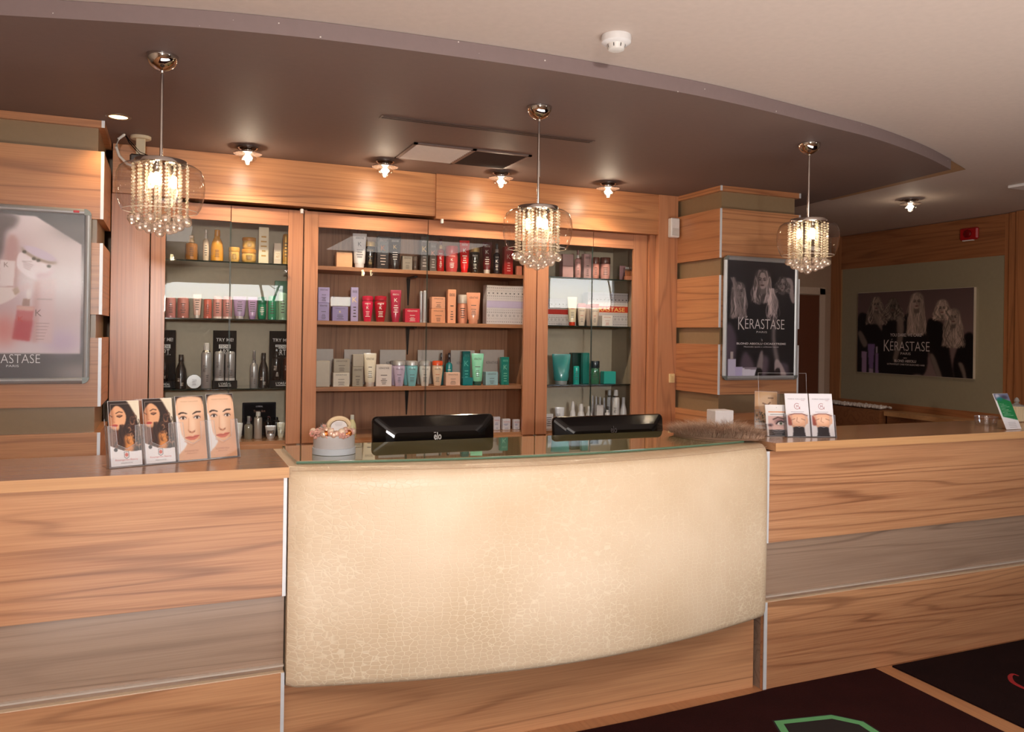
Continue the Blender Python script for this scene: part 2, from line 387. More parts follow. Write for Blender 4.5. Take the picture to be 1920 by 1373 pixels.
# resample smoothly
def resample(pts, n):
    out = []
    for i in range(len(pts)-1):
        p0 = np.array(pts[max(i-1, 0)]); p1 = np.array(pts[i]); p2 = np.array(pts[i+1]); p3 = np.array(pts[min(i+2, len(pts)-1)])
        for t in np.linspace(0, 1, n, endpoint=False): out.append(tuple(.5*((2*p1)+(-p0+p2)*t+(2*p0-5*p1+4*p2-p3)*t*t+(-p0+3*p1-3*p2+p3)*t**3)))
    return out+[tuple(pts[-1])]
E_ = resample(edge, 6)
pl = E_+[(4.36, 4.72), (4.36, 5.0), (-3.1, 5.0)]
dc = MB(); n = len(pl)
dc.add([(x, y, ZC) for x, y in pl]+[(x, y, ZL-.001) for x, y in pl], [tuple(range(n))[::-1]], 0)
dc.add([(x, y, ZC) for x, y in pl]+[(x, y, ZL-.001) for x, y in pl], [(i, (i+1) % n, n+(i+1) % n, n+i) for i in range(n)], 1)
struct(dc.build('ceiling', [SOFFIT, FASCIA]), 'dark mauve dropped ceiling with a bowed front edge')
# chips and screws along the fascia
mb = MB(); rr = random.Random(3)
for i in range(17):
    k = rr.randrange(18, len(E_)-2); x, y = E_[k]; x2, y2 = E_[k+1]; t = rr.random(); x, y = x+(x2-x)*t, y+(y2-y)*t
    d = Vector((x2-E_[k][0], y2-E_[k][1], 0)).normalized(); nn = Vector((d.y, -d.x, 0)); z = ZC+rr.random()*.058; r = .0009+rr.random()**2*.0024
    p = Vector((x, y, z))+nn*.0008
    mb.add([p-d*r-Vector((0, 0, r)), p+d*r-Vector((0, 0, r*.6)), p+d*r*.6+Vector((0, 0, r)), p-d*r+Vector((0, 0, r*.7))], [(0, 1, 2, 3)])
x, y = E_[43][0], E_[43][1]
struct(mb.build('trim_1', P((226, 218, 210), .6, name='chipped_plaster')), 'pale paint chips along the dropped ceiling edge')
struct(MB().add([(4.19, 3.36, ZL-.002), (4.50, 3.50, ZL-.002), (4.62, 4.72, ZL-.002), (4.36, 4.72, ZL-.002)], [(0, 3, 2, 1)]).build('trim_2', P((170, 134, 98), .7, name='tan_band')), 'tan band beside the dropped ceiling')  # thin flat tan strip just under the main ceiling
# walls
struct(MB().box(-3.2, 4.0, BACK_Y, BACK_Y+.1, 0, ZL).build('wall_back', P((150, 128, 108), .7, name='back_plaster')))
struct(MB().box(3.98, XR+.1, 6.46, 6.56, 0, ZL).build('wall_hall', P((168, 140, 118), .7, name='hall_plaster')), 'hall end wall')
struct(MB().box(3.9, 4.0, 4.9, 6.46, 0, ZL).build('wall_hall_side', P((168, 140, 118), .7, name='hall_plaster')))
struct(MB().box(-3.3, -3.2, -2.6, 5.4, 0, ZL).build('wall_left', P((206, 190, 172), .7, name='side_plaster')))
struct(MB().box(9.2, 9.3, -2.6, 4.3, 0, ZL).build('wall_far_right', P((206, 190, 172), .7, name='side_plaster')))
struct(MB().box(XR+.14, 9.3, 4.3, 4.4, 0, ZL).build('wall_hall_front', WOODD))
# front wall with shop windows behind the camera
fw = MB()
wins = [(-1.75, 1.60, 2.03, 2.30), (2.2, 2.62, 1.98, 2.16), (5.9, 7.25, 2.05, 2.60)]
xs = [-3.2]
for a, b, c, d in wins: fw.box(xs[-1], a, -2.7, -2.6, 0, ZL); fw.box(a, b, -2.7, -2.6, 0, c); fw.box(a, b, -2.7, -2.6, d, ZL); xs.append(b)
fw.box(xs[-1], 9.2, -2.7, -2.6, 0, ZL)
struct(fw.build('wall_front', P((160, 142, 124), .7, name='front_plaster')))
for i, (a, b, c, d) in enumerate(wins):
    w = MB()
    for x0, x1, z0, z1 in ((a, b, c, c+.02), (a, b, d-.02, d), (a, a+.05, c, d), (b-.05, b, c, d)): w.box(x0, x1, -2.68, -2.60, z0, z1)
    o = struct(w.build('window_%d' % (i+1), ALU), 'shop window behind the camera')
    g = MB().add([(a+.05, -2.64, c+.02), (b-.05, -2.64, c+.02), (b-.05, -2.64, d-.02), (a+.05, -2.64, d-.02)], [(0, 1, 2, 3)]).build('pane', sheet_glass('window_glass', (.97, .98, .98), .05), o)

# hall door
d = struct(MB().box(5.45, 6.15, 6.43, 6.455, .005, 2.05).build('door_1', P((96, 46, 20), .45, name='brown_door')), 'dark brown hall door')
MB().box(6.16, 6.23, 6.43, 6.458, 0, 2.12).box(5.36, 5.44, 6.43, 6.458, 0, 2.12).box(5.36, 6.23, 6.43, 6.458, 2.06, 2.13).build('door_frame', P((196, 170, 150), .5, name='door_casing'), d)
# right-hand wall: timber frame round an olive panel
def rwall(name, mat, y0, y1, z0, z1, t=.0, label=None):
    return struct(MB().box(XR-t, XR+.1, y0, y1, z0, z1).build(name, mat), label)
rwall('wall_right', WOODDY, 4.3, 6.46, 0, ZL, -.03, 'timber clad hall wall')
rwall('trim_3', WOODDY, 4.55, 6.33, 2.315, 2.655, .0)
rwall('trim_4', WOODDV, 6.32, 6.455, 0, 2.655, .002)
rwall('trim_5', WOODDY, 4.55, 6.33, .9, 1.0, .002)
rwall('trim_6', WOODDV, 4.50, 4.555, .9, 2.655, .004)
rwall('trim_7', WOODDV, 4.42, 4.50, 0, 2.655, .03)
rwall('trim_8', WOODDV, 4.30, 4.42, 0, 2.655, .06)
struct(MB().box(XR+.005, XR+.02, 4.555, 6.32, 1.0, 2.315).build('wall_panel', P((152, 140, 114), .35, name='olive_glass_panel', coat=.3)), 'olive glass panel in timber frame')
rwall('trim_9', P((176, 140, 96), .5, name='gold_bead'), 6.305, 6.322, 1.0, 2.315, -.003)

# header above the cabinets, side uprights
HB = 2.330
struct(MB().box(-.295, 1.520, 4.85, 5.38, HB+.004, ZC-.001).build('trim_10', WOODP, bev=.001), 'timber header above the display cabinets')
struct(MB().box(1.521, 3.16, 4.838, 5.38, HB-.012, ZC-.001).build('trim_11', WOODP, bev=.001), 'timber header, second length')
struct(MB().box(3.155, 3.312, 4.83, 5.38, 0, ZC-.001).build('trim_12', WOODV, bev=.001), 'upright timber board beside the poster pillar')
struct(MB().box(3.11, 3.154, 4.875, 5.38, 0, HB-.013).build('trim_13', WOODV, bev=.001), 'narrow upright board')
struct(MB().box(-.298, -.108, 4.865, 5.38, 0, HB+.003).build('trim_14', WOODV, bev=.001), 'upright board beside the cabinets')
for x in (566, 829):
    X = X_(x, 4.84, 395)
    struct(MB().rbox(X-.008, X+.008, 4.83, 4.85, HB-.04, HB-.013, .002).build('trim_15', WHITE), 'small white clip under the header')

# pillars clad in boards with recessed olive bands
BANDS = [(2.565, ZC-.001), (2.125, 2.45), (1.667, 2.01), (1.225, 1.555), (.74, 1.10), (.0, .62)]
def pillar(x0, x1, y1, label):
    root = thing('pillar', label, None, ((x0+x1)/2, PIL_Y, 0), kind='structure')
    ox, oy = (x0+x1)/2, PIL_Y
    MB().box(x0-ox+.028, x1-ox-.028, .028, y1-oy, 0, ZC-.002).build('core', KHAKI, root)
    for a, b in BANDS:
        c = MB().box(x0-ox, x1-ox, 0, y1-oy, a, b); c.m[4] = c.m[5] = 1; c = c.build('board', [WOODP, WOODPY], root)
        e = MB()
        for x in (x0-ox, x1-ox-.012): e.box(x-.001, x+.013, -.0015, .004, a, b)
        e.build('edge_strip', ALUW, c)
    return root
pillar(-1.42, -.302, 4.864, 'timber boarded pillar behind the pink cosmetics poster')
pillar(3.312, 3.982, 4.95, 'timber boarded pillar carrying the black poster')

# ================================================================ reception counters
def counter(x0, x1, s0, s1, label, endx):
    root = thing('reception_counter', label, 'counter', ((x0+x1)/2, FR_Y, 0)); ox, oy = (x0+x1)/2, FR_Y
    MB().box(x0-ox, x1-ox, .022, .40, 0, 1.086).build('recess_panel', WOODR, root)
    up = MB().box(x0-ox, x1-ox, 0, .021, .668, 1.086).build('front_board', WOOD, root, .001)
    lo = MB().box(x0-ox, x1-ox, 0, .021, .002, .398).build('front_board', WOOD, root, .001)
    MB().box(x0-ox, x1-ox, -.001, .0215, .3985, .4005).build('edge_strip', P((226, 200, 168), .4, name='pale_edge'), lo)
    # glass ledge line in the recess
    MB().box(x0-ox, x1-ox, .004, .0215, .418, .424).build('recess_ledge', P((196, 182, 168), .3, name='pale_ledge'), root)
    for a, b in ((.668, 1.086), (.002, .398)):
        xe = endx-ox
        MB().box(xe-.010, xe+.002 if endx == x1 else xe+.008, -.0025, .003, a, b).build("edge_strip", ALUW, root)
    w = MB().box(s0-ox, s1-ox, SL_Y-oy+.002, .46, 1.0895, 1.125).build('worktop', WOODB, root, .001)
    MB().box(s0-ox, s1-ox, SL_Y-oy, SL_Y-oy+.002, 1.0885, 1.1255).build('front_edge', WOODE, w)
    return root
counter(-2.6, .386, -2.6, .391, 'walnut reception counter carrying the four face brochures', .386)
counter(2.502, 6.1, 2.533, 6.1, 'walnut reception counter carrying the price list brochures, ending at the floor mats', 2.512)

# ---- bowed leather desk front between the counters
def leather():
    m, t, b, o = nt('crocodile_leather')
    tc = t.nodes.new('ShaderNodeTexCoord'); mp = t.nodes.new('ShaderNodeMapping'); t.links.new(tc.outputs['Object'], mp.inputs[0])
    n0 = t.nodes.new('ShaderNodeTexNoise'); n0.inputs['Scale'].default_value = 3.; t.links.new(tc.outputs['Object'], n0.inputs['Vector'])
    va = t.nodes.new('ShaderNodeVectorMath'); va.operation = 'MULTIPLY_ADD'; va.inputs[1].default_value = (.05, .0, .05)
    t.links.new(n0.outputs['Color'], va.inputs[0]); t.links.new(tc.outputs['Object'], va.inputs[2]); t.links.new(va.outputs[0], mp.inputs[0])
    mp.inputs['Scale'].default_value = (36, 6, 62)
    def vor(sc):
        v = t.nodes.new('ShaderNodeTexVoronoi'); v.feature = 'DISTANCE_TO_EDGE'; v.inputs['Scale'].default_value = sc; v.inputs['Randomness'].default_value = .62
        t.links.new(mp.outputs[0], v.inputs['Vector']); r = t.nodes.new('ShaderNodeMapRange'); r.inputs[1].default_value = 0; r.inputs[2].default_value = .085; r.inputs[3].default_value = 1; r.inputs[4].default_value = 0
        t.links.new(v.outputs['Distance'], r.inputs[0]); return r.outputs[0]
    ln = vor(1.)
    sep = t.nodes.new('ShaderNodeSeparateXYZ'); t.links.new(tc.outputs['Object'], sep.inputs[0])
    low = t.nodes.new('ShaderNodeMapRange'); low.inputs[1].default_value = .95; low.inputs[2].default_value = .45; low.inputs[3].default_value = .25; low.inputs[4].default_value = .8; t.links.new(sep.outputs[2], low.inputs[0])
    msk = t.nodes.new('ShaderNodeTexNoise'); msk.inputs['Scale'].default_value = 5; t.links.new(tc.outputs['Object'], msk.inputs['Vector'])
    nz = t.nodes.new('ShaderNodeTexNoise'); nz.inputs['Scale'].default_value = 2.2; nz.inputs['Detail'].default_value = 5; t.links.new(tc.outputs['Object'], nz.inputs['Vector'])
    mx = t.nodes.new('ShaderNodeMixRGB'); mx.inputs[1].default_value = (*lin((226, 203, 174)), 1); mx.inputs[2].default_value = (*lin((212, 186, 153)), 1)
    r2 = t.nodes.new('ShaderNodeMapRange'); r2.inputs[1].default_value = .35; r2.inputs[2].default_value = .65; t.links.new(nz.outputs[0], r2.inputs[0]); t.links.new(r2.outputs[0], mx.inputs[0])
    mx2 = t.nodes.new('ShaderNodeMixRGB'); mx2.inputs[2].default_value = (*lin((246, 232, 206)), 1); t.links.new(mx.outputs[0], mx2.inputs[1])  # creases coloured paler, more so lower down, imitating reflections caught in the embossing
    t.links.new(math_(t, 'MULTIPLY', math_(t, 'MULTIPLY', ln, low.outputs[0]), math_(t, 'MULTIPLY', msk.outputs['Fac'], 1.3)), mx2.inputs[0]); t.links.new(mx2.outputs[0], b.inputs['Base Color'])
    bn = t.nodes.new('ShaderNodeBump'); bn.inputs['Strength'].default_value = .35; bn.inputs['Distance'].default_value = .0015; bn.invert = True
    t.links.new(ln, bn.inputs['Height']); t.links.new(bn.outputs[0], b.inputs['Normal'])
    b.inputs['Roughness'].default_value = .38; b.inputs['Specular IOR Level'].default_value = .45; b.inputs['Coat Weight'].default_value = .15; b.inputs['Coat Roughness'].default_value = .3
    return m
LEATHER = leather()
dk = thing('reception_desk', 'bowed reception desk in cream crocodile embossed leather with green glass top', 'desk', (1.45, 2.897, 0))
X0, X1 = .3925-1.45, 2.5005-1.45
def bow(t): return -.168*math.sin(PI*min(1, max(0, t)))**.92 if 0 < t < 1 else 0.
NX = 64; secs = []
prof = [(.345, .03), (.350, .014), (.362, .003), (.38, 0.), (.6, -.003), (.85, -.003), (1.05, .0), (1.085, .006), (1.105, .018), (1.116, .036), (1.119, .06)]   # (z, set back)
mb = MB(); vs = []; fs = []
for i in range(NX+1):
    t = i/NX; x = X0+(X1-X0)*t
    e = min(t, 1-t)*(X1-X0); rnd = .02*(1-math.sqrt(max(0, 1-((.02-min(.02, e))/.02)**2)))
    for z, sb in prof: vs.append((x, bow(t)+sb+rnd, z))
K = len(prof)
for i in range(NX):
    for j in range(K-1): a = i*K+j; fs.append((a, a+K, a+K+1, a+1))
mb.add(vs, fs, 0, True)
top = [(vs[i*K+K-1][0], vs[i*K+K-1][1]) for i in range(NX+1)]
n = len(top); mb.add([(x, y, 1.119) for x, y in top]+[(X1, .515, 1.119), (X0, .515, 1.119)], [tuple(range(n+2))], 0)
bot = [(vs[i*K][0], vs[i*K][1]) for i in range(NX+1)]
mb.add([(x, y, .345) for x, y in bot]+[(X1, .1, .345), (X0, .1, .345)], [tuple(range(n+2))[::-1]], 0)
for s_ in (0, NX):
    side = [vs[s_*K+j] for j in range(K)]+[(vs[s_*K][0], .515, 1.119), (vs[s_*K][0], .515, 1.06), (vs[s_*K][0], .1, 1.06), (vs[s_*K][0], .1, .345)]
    mb.add(side, [tuple(range(len(side))) if s_ else tuple(range(len(side)))[::-1]], 0)
mb.build('leather_front', LEATHER, dk)
# stitched seam along the top of the leather
mb = MB(); mb.tube([(X0+(X1-X0)*t, bow(t)+.022, 1.1095) for t in np.linspace(.004, .996, 80)], .0011, 5)
mb.build('seam', P((176, 146, 116), .6, name='seam_thread'), dk)
MB().box(X0-.003, X1-.02, .073, .13, .0, .36).build('base_board', WOOD, dk, .001)
MB().box(X0, X1-.02, .15, .43, 0.0, .9).build('carcass', WOODR, dk)
# glass top
def gbow(t): return .098-.113*math.sin(PI*t)**.95
gl = [(-1.022+2.0*t, gbow(t)) for t in np.linspace(0, 1, 49)]+[(.985, .52), (-1.022, .508)]
def green_glass():
    m, t, b, o = nt('green_edge_glass')
    b.inputs['Base Color'].default_value = (*lin((134, 128, 88)), 1); b.inputs['Roughness'].default_value = .03; b.inputs['Coat Weight'].default_value = 1; b.inputs['Coat Roughness'].default_value = .0
    b.inputs['Coat IOR'].default_value = 1.75
    n = t.nodes.new('ShaderNodeTexNoise'); n.inputs['Scale'].default_value = 3; mx = t.nodes.new('ShaderNodeMixRGB'); mx.inputs[1].default_value = (*lin((150, 140, 98)), 1); mx.inputs[2].default_value = (*lin((122, 120, 84)), 1)
    t.links.new(n.outputs[0], mx.inputs[0]); t.links.new(mx.outputs[0], b.inputs['Base Color']); return m
gt = MB().prism(gl, 1.1196, 1.1305).build('glass_top', [green_glass()], dk, .0008)
mb = MB(); mb.tube([(x, y-.0005, 1.125) for x, y in gl[:49]], .0042, 6); mb.build('glass_edge', P((96, 132, 110), .1, name='green_glass_edge', coat=1.), gt)

# work surface behind the desk (monitors stand on it)
ws = thing('work_desk', 'low work surface behind the reception desk carrying both monitors', 'desk', (1.45, 3.6, 0))
MB().box(-1.1, 1.1, -.17, .38, .745, .775).build('tabletop', WOODB, ws)
for x in (-1.05, 0, 1.05): MB().box(x-.012, x+.012, -.15, .36, 0, .744).build('leg', WOODV, ws)

# ================================================================ floor mats
def carpet(name, a, b_, seed):
    m, t, b, o = nt(name); tc = t.nodes.new('ShaderNodeTexCoord')
    n = t.nodes.new('ShaderNodeTexNoise'); n.inputs['Scale'].default_value = 260; n.inputs['Detail'].default_value = 3; t.links.new(tc.outputs['Object'], n.inputs[0])
    n2 = t.nodes.new('ShaderNodeTexNoise'); n2.inputs['Scale'].default_value = 5; t.links.new(tc.outputs['Object'], n2.inputs[0])
    mx = t.nodes.new('ShaderNodeMixRGB'); mx.inputs[1].default_value = (*lin(a), 1); mx.inputs[2].default_value = (*lin(b_), 1)
    t.links.new(math_(t, 'ADD', math_(t, 'MULTIPLY', n.outputs[0], 1.2), math_(t, 'SUBTRACT', math_(t, 'MULTIPLY', n2.outputs[0], .8), .5)), mx.inputs[0]); t.links.new(mx.outputs[0], b.inputs['Base Color'])
    bn = t.nodes.new('ShaderNodeBump'); bn.inputs['Distance'].default_value = .003; t.links.new(n.outputs[0], bn.inputs['Height']); t.links.new(bn.outputs[0], b.inputs['Normal'])
    b.inputs['Roughness'].default_value = .95; b.inputs['Specular IOR Level'].default_value = .1; return m
def mat_xy(pts, label, mat):
    root = thing('floor_mat', label, 'mat', (pts[0][0], pts[0][1], 0)); q = [(x-pts[0][0], y-pts[0][1]) for x, y in pts]
    MB().prism(q, .0, .009).build('pile', mat, root, .002); return root
m1 = mat_xy([(-1.2, -1.2), (3.15, -1.2), (3.16, 2.3), (3.172, 2.915), (2.56, 2.918), (2.40, 2.905), (1.8, 2.882), (-1.2, 2.872)], 'dark maroon floor mat in front of the leather desk with green printed emblem', carpet('maroon_pile', (52, 20, 20), (34, 12, 13), 1))
m2 = mat_xy([(3.27, -1.2), (8.2, -1.2), (8.2, 2.905), (3.276, 2.908)], 'black brown floor mat beyond the narrow floor strip with red printed script', carpet('black_pile', (36, 18, 18), (20, 9, 10), 2))
def floorpx(pts, z): return [tuple(float(k) for k in at(x, y, 2, z)[:2]) for x, y in pts]
def flat_on(root, name, pts, z, mat):
    q = [(x-root.location.x, y-root.location.y, z) for x, y in pts]; nz = sum(q[i-1][0]*q[i][1]-q[i][0]*q[i-1][1] for i in range(len(q)))
    if nz < 0: q = q[::-1]
    return MB().add(q, [tuple(range(len(q)))]).build(name, mat, root)
GC = [(2.335, 2.66), (2.60, 2.615), (2.68, 2.52), (2.66, 2.30), (2.40, 2.16), (2.22, 2.30), (2.27, 2.52)]
def scale_pts(p, k):
    cx = sum(a for a, b in p)/len(p); cy = sum(b for a, b in p)/len(p); return [(cx+(a-cx)*k, cy+(b-cy)*k) for a, b in p]
flat_on(m1, 'emblem_outline', scale_pts(GC, 1.04), .0094, P((16, 10, 10), .9, name='black_yarn'))
flat_on(m1, 'emblem', GC, .0098, P((92, 160, 104), .9, name='green_yarn'))
flat_on(m1, 'emblem_field', scale_pts(GC, .84), .0102, P((18, 10, 10), .9, name='black_yarn2'))
sw = floorpx([(1910, 1267.5), (1900, 1264), (1894, 1268), (1897, 1277), (1907, 1284), (1925, 1292), (1950, 1297), (1985, 1290), (2000, 1270)], .0105)
mb = MB(); mb.tube([(x-m2.location.x, y-m2.location.y, .0095) for x, y in resample(sw, 6)], [.004+.008*math.sin(PI*i/48.) for i in range(49)], 6)
o = mb.build('printed_script', P((150, 22, 28), .9, name='red_yarn'), m2); o.scale = (1, 1, .2); o.location = (0, 0, .0078)
# ================================================================ display cabinets
ZF = .955
ZS = {'T': 2.003, 'M': 1.668, 'B': 1.259, 'F': ZF}
def cabinet(x0, x1, g0, g1, seam, label, glass, dL, dR):
    """x0..x1 outer width, g0..g1 glass opening, seam between the two doors"""
    root = thing('display_cabinet', label, 'cabinet', ((x0+x1)/2, CAB_Y, 0)); ox, oy = (x0+x1)/2, CAB_Y
    D = BACK_Y-CAB_Y-.02
    for a, b in ((x0, x0+.02), (x1-.02, x1)): MB().box(a-ox, b-ox, .024, D, .02, 2.325).build('side_panel', WOODVB if not glass else P((176, 160, 138), .6, name='beige_side'), root)
    MB().box(x0-ox+.02, x1-ox-.02, D-.012, D, .9, 2.3).build('back_panel', BEIGE if glass else WOODVB, root)
    MB().box(x0-ox+.02, x1-ox-.02, .024, D-.012, .915, ZF).build('bottom_board', WOODB, root)
    MB().box(x0-ox+.02, x1-ox-.02, .024, D-.012, 2.300, 2.32).build('top_board', WOODVB, root)
    MB().box(x0-ox, x1-ox, .0, .022, .02, .868).build('base_panel', WOODV, root)
    MB().box(g0-ox-.004, g1-ox+.004, .001, .024, .870, .935).build('bottom_rail', WOODB, root)
    for k in 'TMB':
        z = ZS[k]
        if glass: MB().box(x0-ox+.021, x1-ox-.021, .10, D-.013, z-.008, z).build('shelf', P((60, 78, 70), .05, name='shelf_glass_edge', coat=1., trans=.75), root)
        else: MB().box(x0-ox+.021, x1-ox-.021, .10, D-.013, z-.024, z).build('shelf', WOODS, root, .001)
    if not glass:
        for k in 'TMB':
            z = ZS[k]-.0245; X = X_(768, 5.30)-ox
            b = MB(); b.box(X-.011, X+.011, D-.20, D-.0125, z-.012, z)
            b.add([(X-.013, D-.02, z-.012), (X+.013, D-.02, z-.012), (X+.013, D-.0125, z-.012), (X-.013, D-.0125, z-.012), (X-.004, D-.016, z-.19), (X+.004, D-.016, z-.19), (X+.004, D-.0125, z-.19), (X-.004, D-.0125, z-.19)],
                  [(0, 1, 5, 4), (1, 2, 6, 5), (2, 3, 7, 6), (3, 0, 4, 7), (4, 5, 6, 7)])
            b.build('shelf_bracket', P((28, 20, 18), .4, .4, name='dark_bronze'), root)
    # doors: wooden stile on the outside, wooden top rail, bare glass edge at the middle
    for k, (a, b, ga, gb, zr) in enumerate(((x0, seam-.0015, g0, seam-.0015, dL), (seam+.0015, x1, seam+.0015, g1, dR))):
        dr = MB()
        if k == 0: dr.box(a-ox+.002, ga-ox, 0, .022, .936, HB-.014)
        else: dr.box(gb-ox, b-ox-.002, 0, .022, .936, HB-.014)
        d = dr.build('door_stile', WOODV, root, .001)
        MB().box(ga-ox+.0005, gb-ox-.0005, .0, .021, zr, HB-.014).build('top_rail', wood_rail, d, .001)
        za = .937
        MB().add([(ga-ox, .012, za), (gb-ox, .012, za), (gb-ox, .012, zr), (ga-ox, .012, zr)], [(0, 1, 2, 3)]).build('glass_pane', PANE, d)
        xe = seam-ox+(-.0025 if k == 0 else .0025)
        MB().box(xe-.0012, xe+.0012, .010, .014, za, zr).build('glass_edge', P((38, 52, 46), .2, name='dark_glass_edge'), d)
    return root
WOODS = wood('shelf_board', (178, 126, 90), (158, 106, 74), (112, 72, 50), 'x', lines=.4, coat=0, rough=.5)
wood_rail = wood('walnut_rail', (192, 134, 98), (168, 108, 76), (112, 66, 46), 'x', lines=.6, coat=.1)
cabL = cabinet(-.104, .722, -.028, .636, .315, 'glass fronted display cabinet with grey backing and black try me stands', True, 2.226, 2.222)
cabM = cabinet(.726, 2.248, .809, 2.159, 1.491, 'wide glass fronted display cabinet with timber back panel and timber shelves', False, 2.225, 2.222)
cabR = cabinet(2.252, 3.106, 2.335, 2.994, 2.672, 'narrow glass fronted display cabinet with white bottles on its lowest shelf', True, 2.214, 2.214)
kx = X_(538, 4.89, 513)+.20
MB().lathe([(.006, 0), (.006, .012), (.009, .014), (.009, .022), (.0, .024)], 12).build('door_knob', CHROME, cabL).matrix_local = Matrix.Translation((.636-.309-.012, -.0, 1.955)) @ Matrix.Rotation(PI/2, 4, 'X')

# ================================================================ ceiling fittings
def spot(e, loc, energy, blend=.6, size=math.radians(110), col=(1, .80, .58), rad=.02):
    l = bpy.data.lights.new('lamp', 'SPOT'); l.energy = energy; l.spot_size = size; l.spot_blend = blend; l.color = col; l.shadow_soft_size = rad
    o = bpy.data.objects.new('lamp', l); COL.objects.link(o); o.location = loc; o.parent = e; return o
def point(e, loc, energy, col=(1, .80, .58), rad=.015):
    l = bpy.data.lights.new('lamp', 'POINT'); l.energy = energy; l.color = col; l.shadow_soft_size = rad
    o = bpy.data.objects.new('lamp', l); COL.objects.link(o); o.location = loc; o.parent = e; return o
GLOW = emit((255, 240, 214), 16, 'lit_crystal')
def crystal_light(x, y, z, label, energy=9.):
    root = thing('ceiling_light', label, 'light', (x, y, z), group='crystal ceiling lights')
    MB().lathe([(.052, -.0005), (.052, -.008), (.044, -.016), (.03, -.020), (.028, -.036)], 28).build('base_ring', CHROME, root)
    MB().lathe([(.074, -.034), (.076, -.037), (.074, -.040), (.001, -.040)], 36, cap=True).build('reflector_plate', P((206, 188, 178), .12, .7, name='mirror_plate'), root)
    MB().loft([(-.042, .020, .020), (-.056, .046, .046), (-.066, .046, .046), (-.080, .022, .022), (-.096, .010, .010)], 10, smooth=False).build('crystal', CLEARC, root)
    MB().loft([(-.044, .012, .012), (-.060, .026, .026), (-.076, .013, .013), (-.086, .006, .006)], 10).build('bulb', GLOW, root)
    spot(root, (0, -.0, -.105), energy*1.2, .9, math.radians(150)); point(root, (0, 0, -.105), energy*.12, rad=.03)
    return root
CLEARC = sheet_glass('cut_crystal', (1, .98, .95), .22, .02)
for i, (px, py) in enumerate(((465, 275), (721, 302), (941, 322), (1139, 343))):
    p = at(px, py, 2, ZC)
    crystal_light(p[0], 4.615, ZC, ['cut crystal downlight over the grey backed cabinet, nearest the chandelier lamp by the pink poster',
        'cut crystal downlight just before the ceiling vent', 'cut crystal downlight between the ceiling vent and middle lamp rod', 'cut crystal downlight above the cabinet of white bottles'][i], 22)
p = at(1707, 373, 2, ZL); crystal_light(p[0], p[1], ZL, 'cut crystal downlight on the pale ceiling by the hall', 8)
# flush spotlight near the left pillar
p = at(222, 218, 2, ZC); e = thing('recessed_spotlight', 'round flush spotlight glowing in the ceiling beside the wide pillar', 'light', (p[0], p[1], ZC))
MB().lathe([(.056, -.0004), (.056, -.004), (.042, -.006), (.040, -.002)], 30, cap=False).build('trim_ring', P((150, 132, 118), .3, .6, name='spot_ring'), e)
MB().lathe([(.041, -.0035), (.001, -.0036)], 24, cap=True).build('lens', emit((255, 214, 150), 7, 'warm_lens'), e)
spot(e, (0, 0, -.02), 12, .8, math.radians(120), (1, .72, .42))
p = at(1921, 346, 2, ZL); e = thing('recessed_spotlight', 'flat pale ceiling fitting at the very edge over the hall wall', 'light', (p[0]+.05, p[1], ZL))
MB().rbox(-.12, .12, -.07, .07, -.02, -.0005, .004).build('housing', WHITE, e); spot(e, (0, 0, -.03), 8, .8, math.radians(150))
# smoke detector
e = thing('smoke_detector', 'white round smoke detector on the pale ceiling', 'smoke detector', (1.437, 2.49, ZL))
MB().lathe([(.052, -.0005), (.053, -.010), (.052, -.024), (.046, -.029), (.034, -.031)], 36).build('base', WHITE, e)
b = MB().lathe([(.033, -.029), (.031, -.040), (.028, -.050), (.022, -.053), (.001, -.0535)], 30).build('sensing_head', P((224, 220, 214), .4, name='white_plastic2'), e)
for k in range(8):
    mb = MB(); a = 2*PI*k/8; c, s = math.cos(a), math.sin(a); mb.add([(c*.0335-s*.0016, s*.0335+c*.0016, -.034), (c*.0335+s*.0016, s*.0335-c*.0016, -.034), (c*.0312+s*.0016, s*.0312-c*.0016, -.045), (c*.0312-s*.0016, s*.0312+c*.0016, -.045)], [(0, 1, 2, 3)]); mb.build('vent_slot', P((60, 56, 54), .6, name='slot_dark'), b)
# air grille, one half pale, one half dark
e = thing('ceiling_vent', 'square air grille in the dark ceiling, half pale and half dark slats', 'vent', (1.503, 4.30, ZC)); hw, hd = .338, .20
mb = MB()
for x0, x1, y0, y1 in ((-hw, hw, -hd, -hd+.02), (-hw, hw, hd-.02, hd), (-hw, -hw+.02, -hd, hd), (hw-.02, hw, -hd, hd), (-.012, .012, -hd, hd)): mb.box(x0, x1, y0, y1, -.008, -.0005)
mb.build('frame', P((112, 94, 88), .5, name='vent_frame'), e)
for s_, nm, c in ((-1, 'pale_slats', (224, 210, 198)), (1, 'dark_slats', (62, 50, 46))):
    mb = MB(); a, b = (-hw+.02, -.012) if s_ < 0 else (.012, hw-.02)
    mb.box(a, b, -hd+.02, hd-.02, -.0012, -.0006)
    for k in range(13):
        y = -hd+.026+k*(2*hd-.052)/12; mb.add([(a, y-.007, -.0015), (b, y-.007, -.0015), (b, y+.006, -.009), (a, y+.006, -.009)], [(0, 3, 2, 1)])
    mb.build(nm, [P(c, .45, name=nm)], e)
e = thing('slot_diffuser', 'long narrow slot diffuser in the dark ceiling', 'vent', (1.437, 3.68, ZC))
mb = MB(); mb.box(-.555, .555, -.028, .028, -.003, -.0005); mb.build('frame', P((94, 77, 71), .5, name='slot_frame'), e)
for y in (-.014, .014): MB().box(-.545, .545, y-.006, y+.006, -.0042, -.0025).build('slot', P((54, 43, 40), .6, name='slot_black'), e)

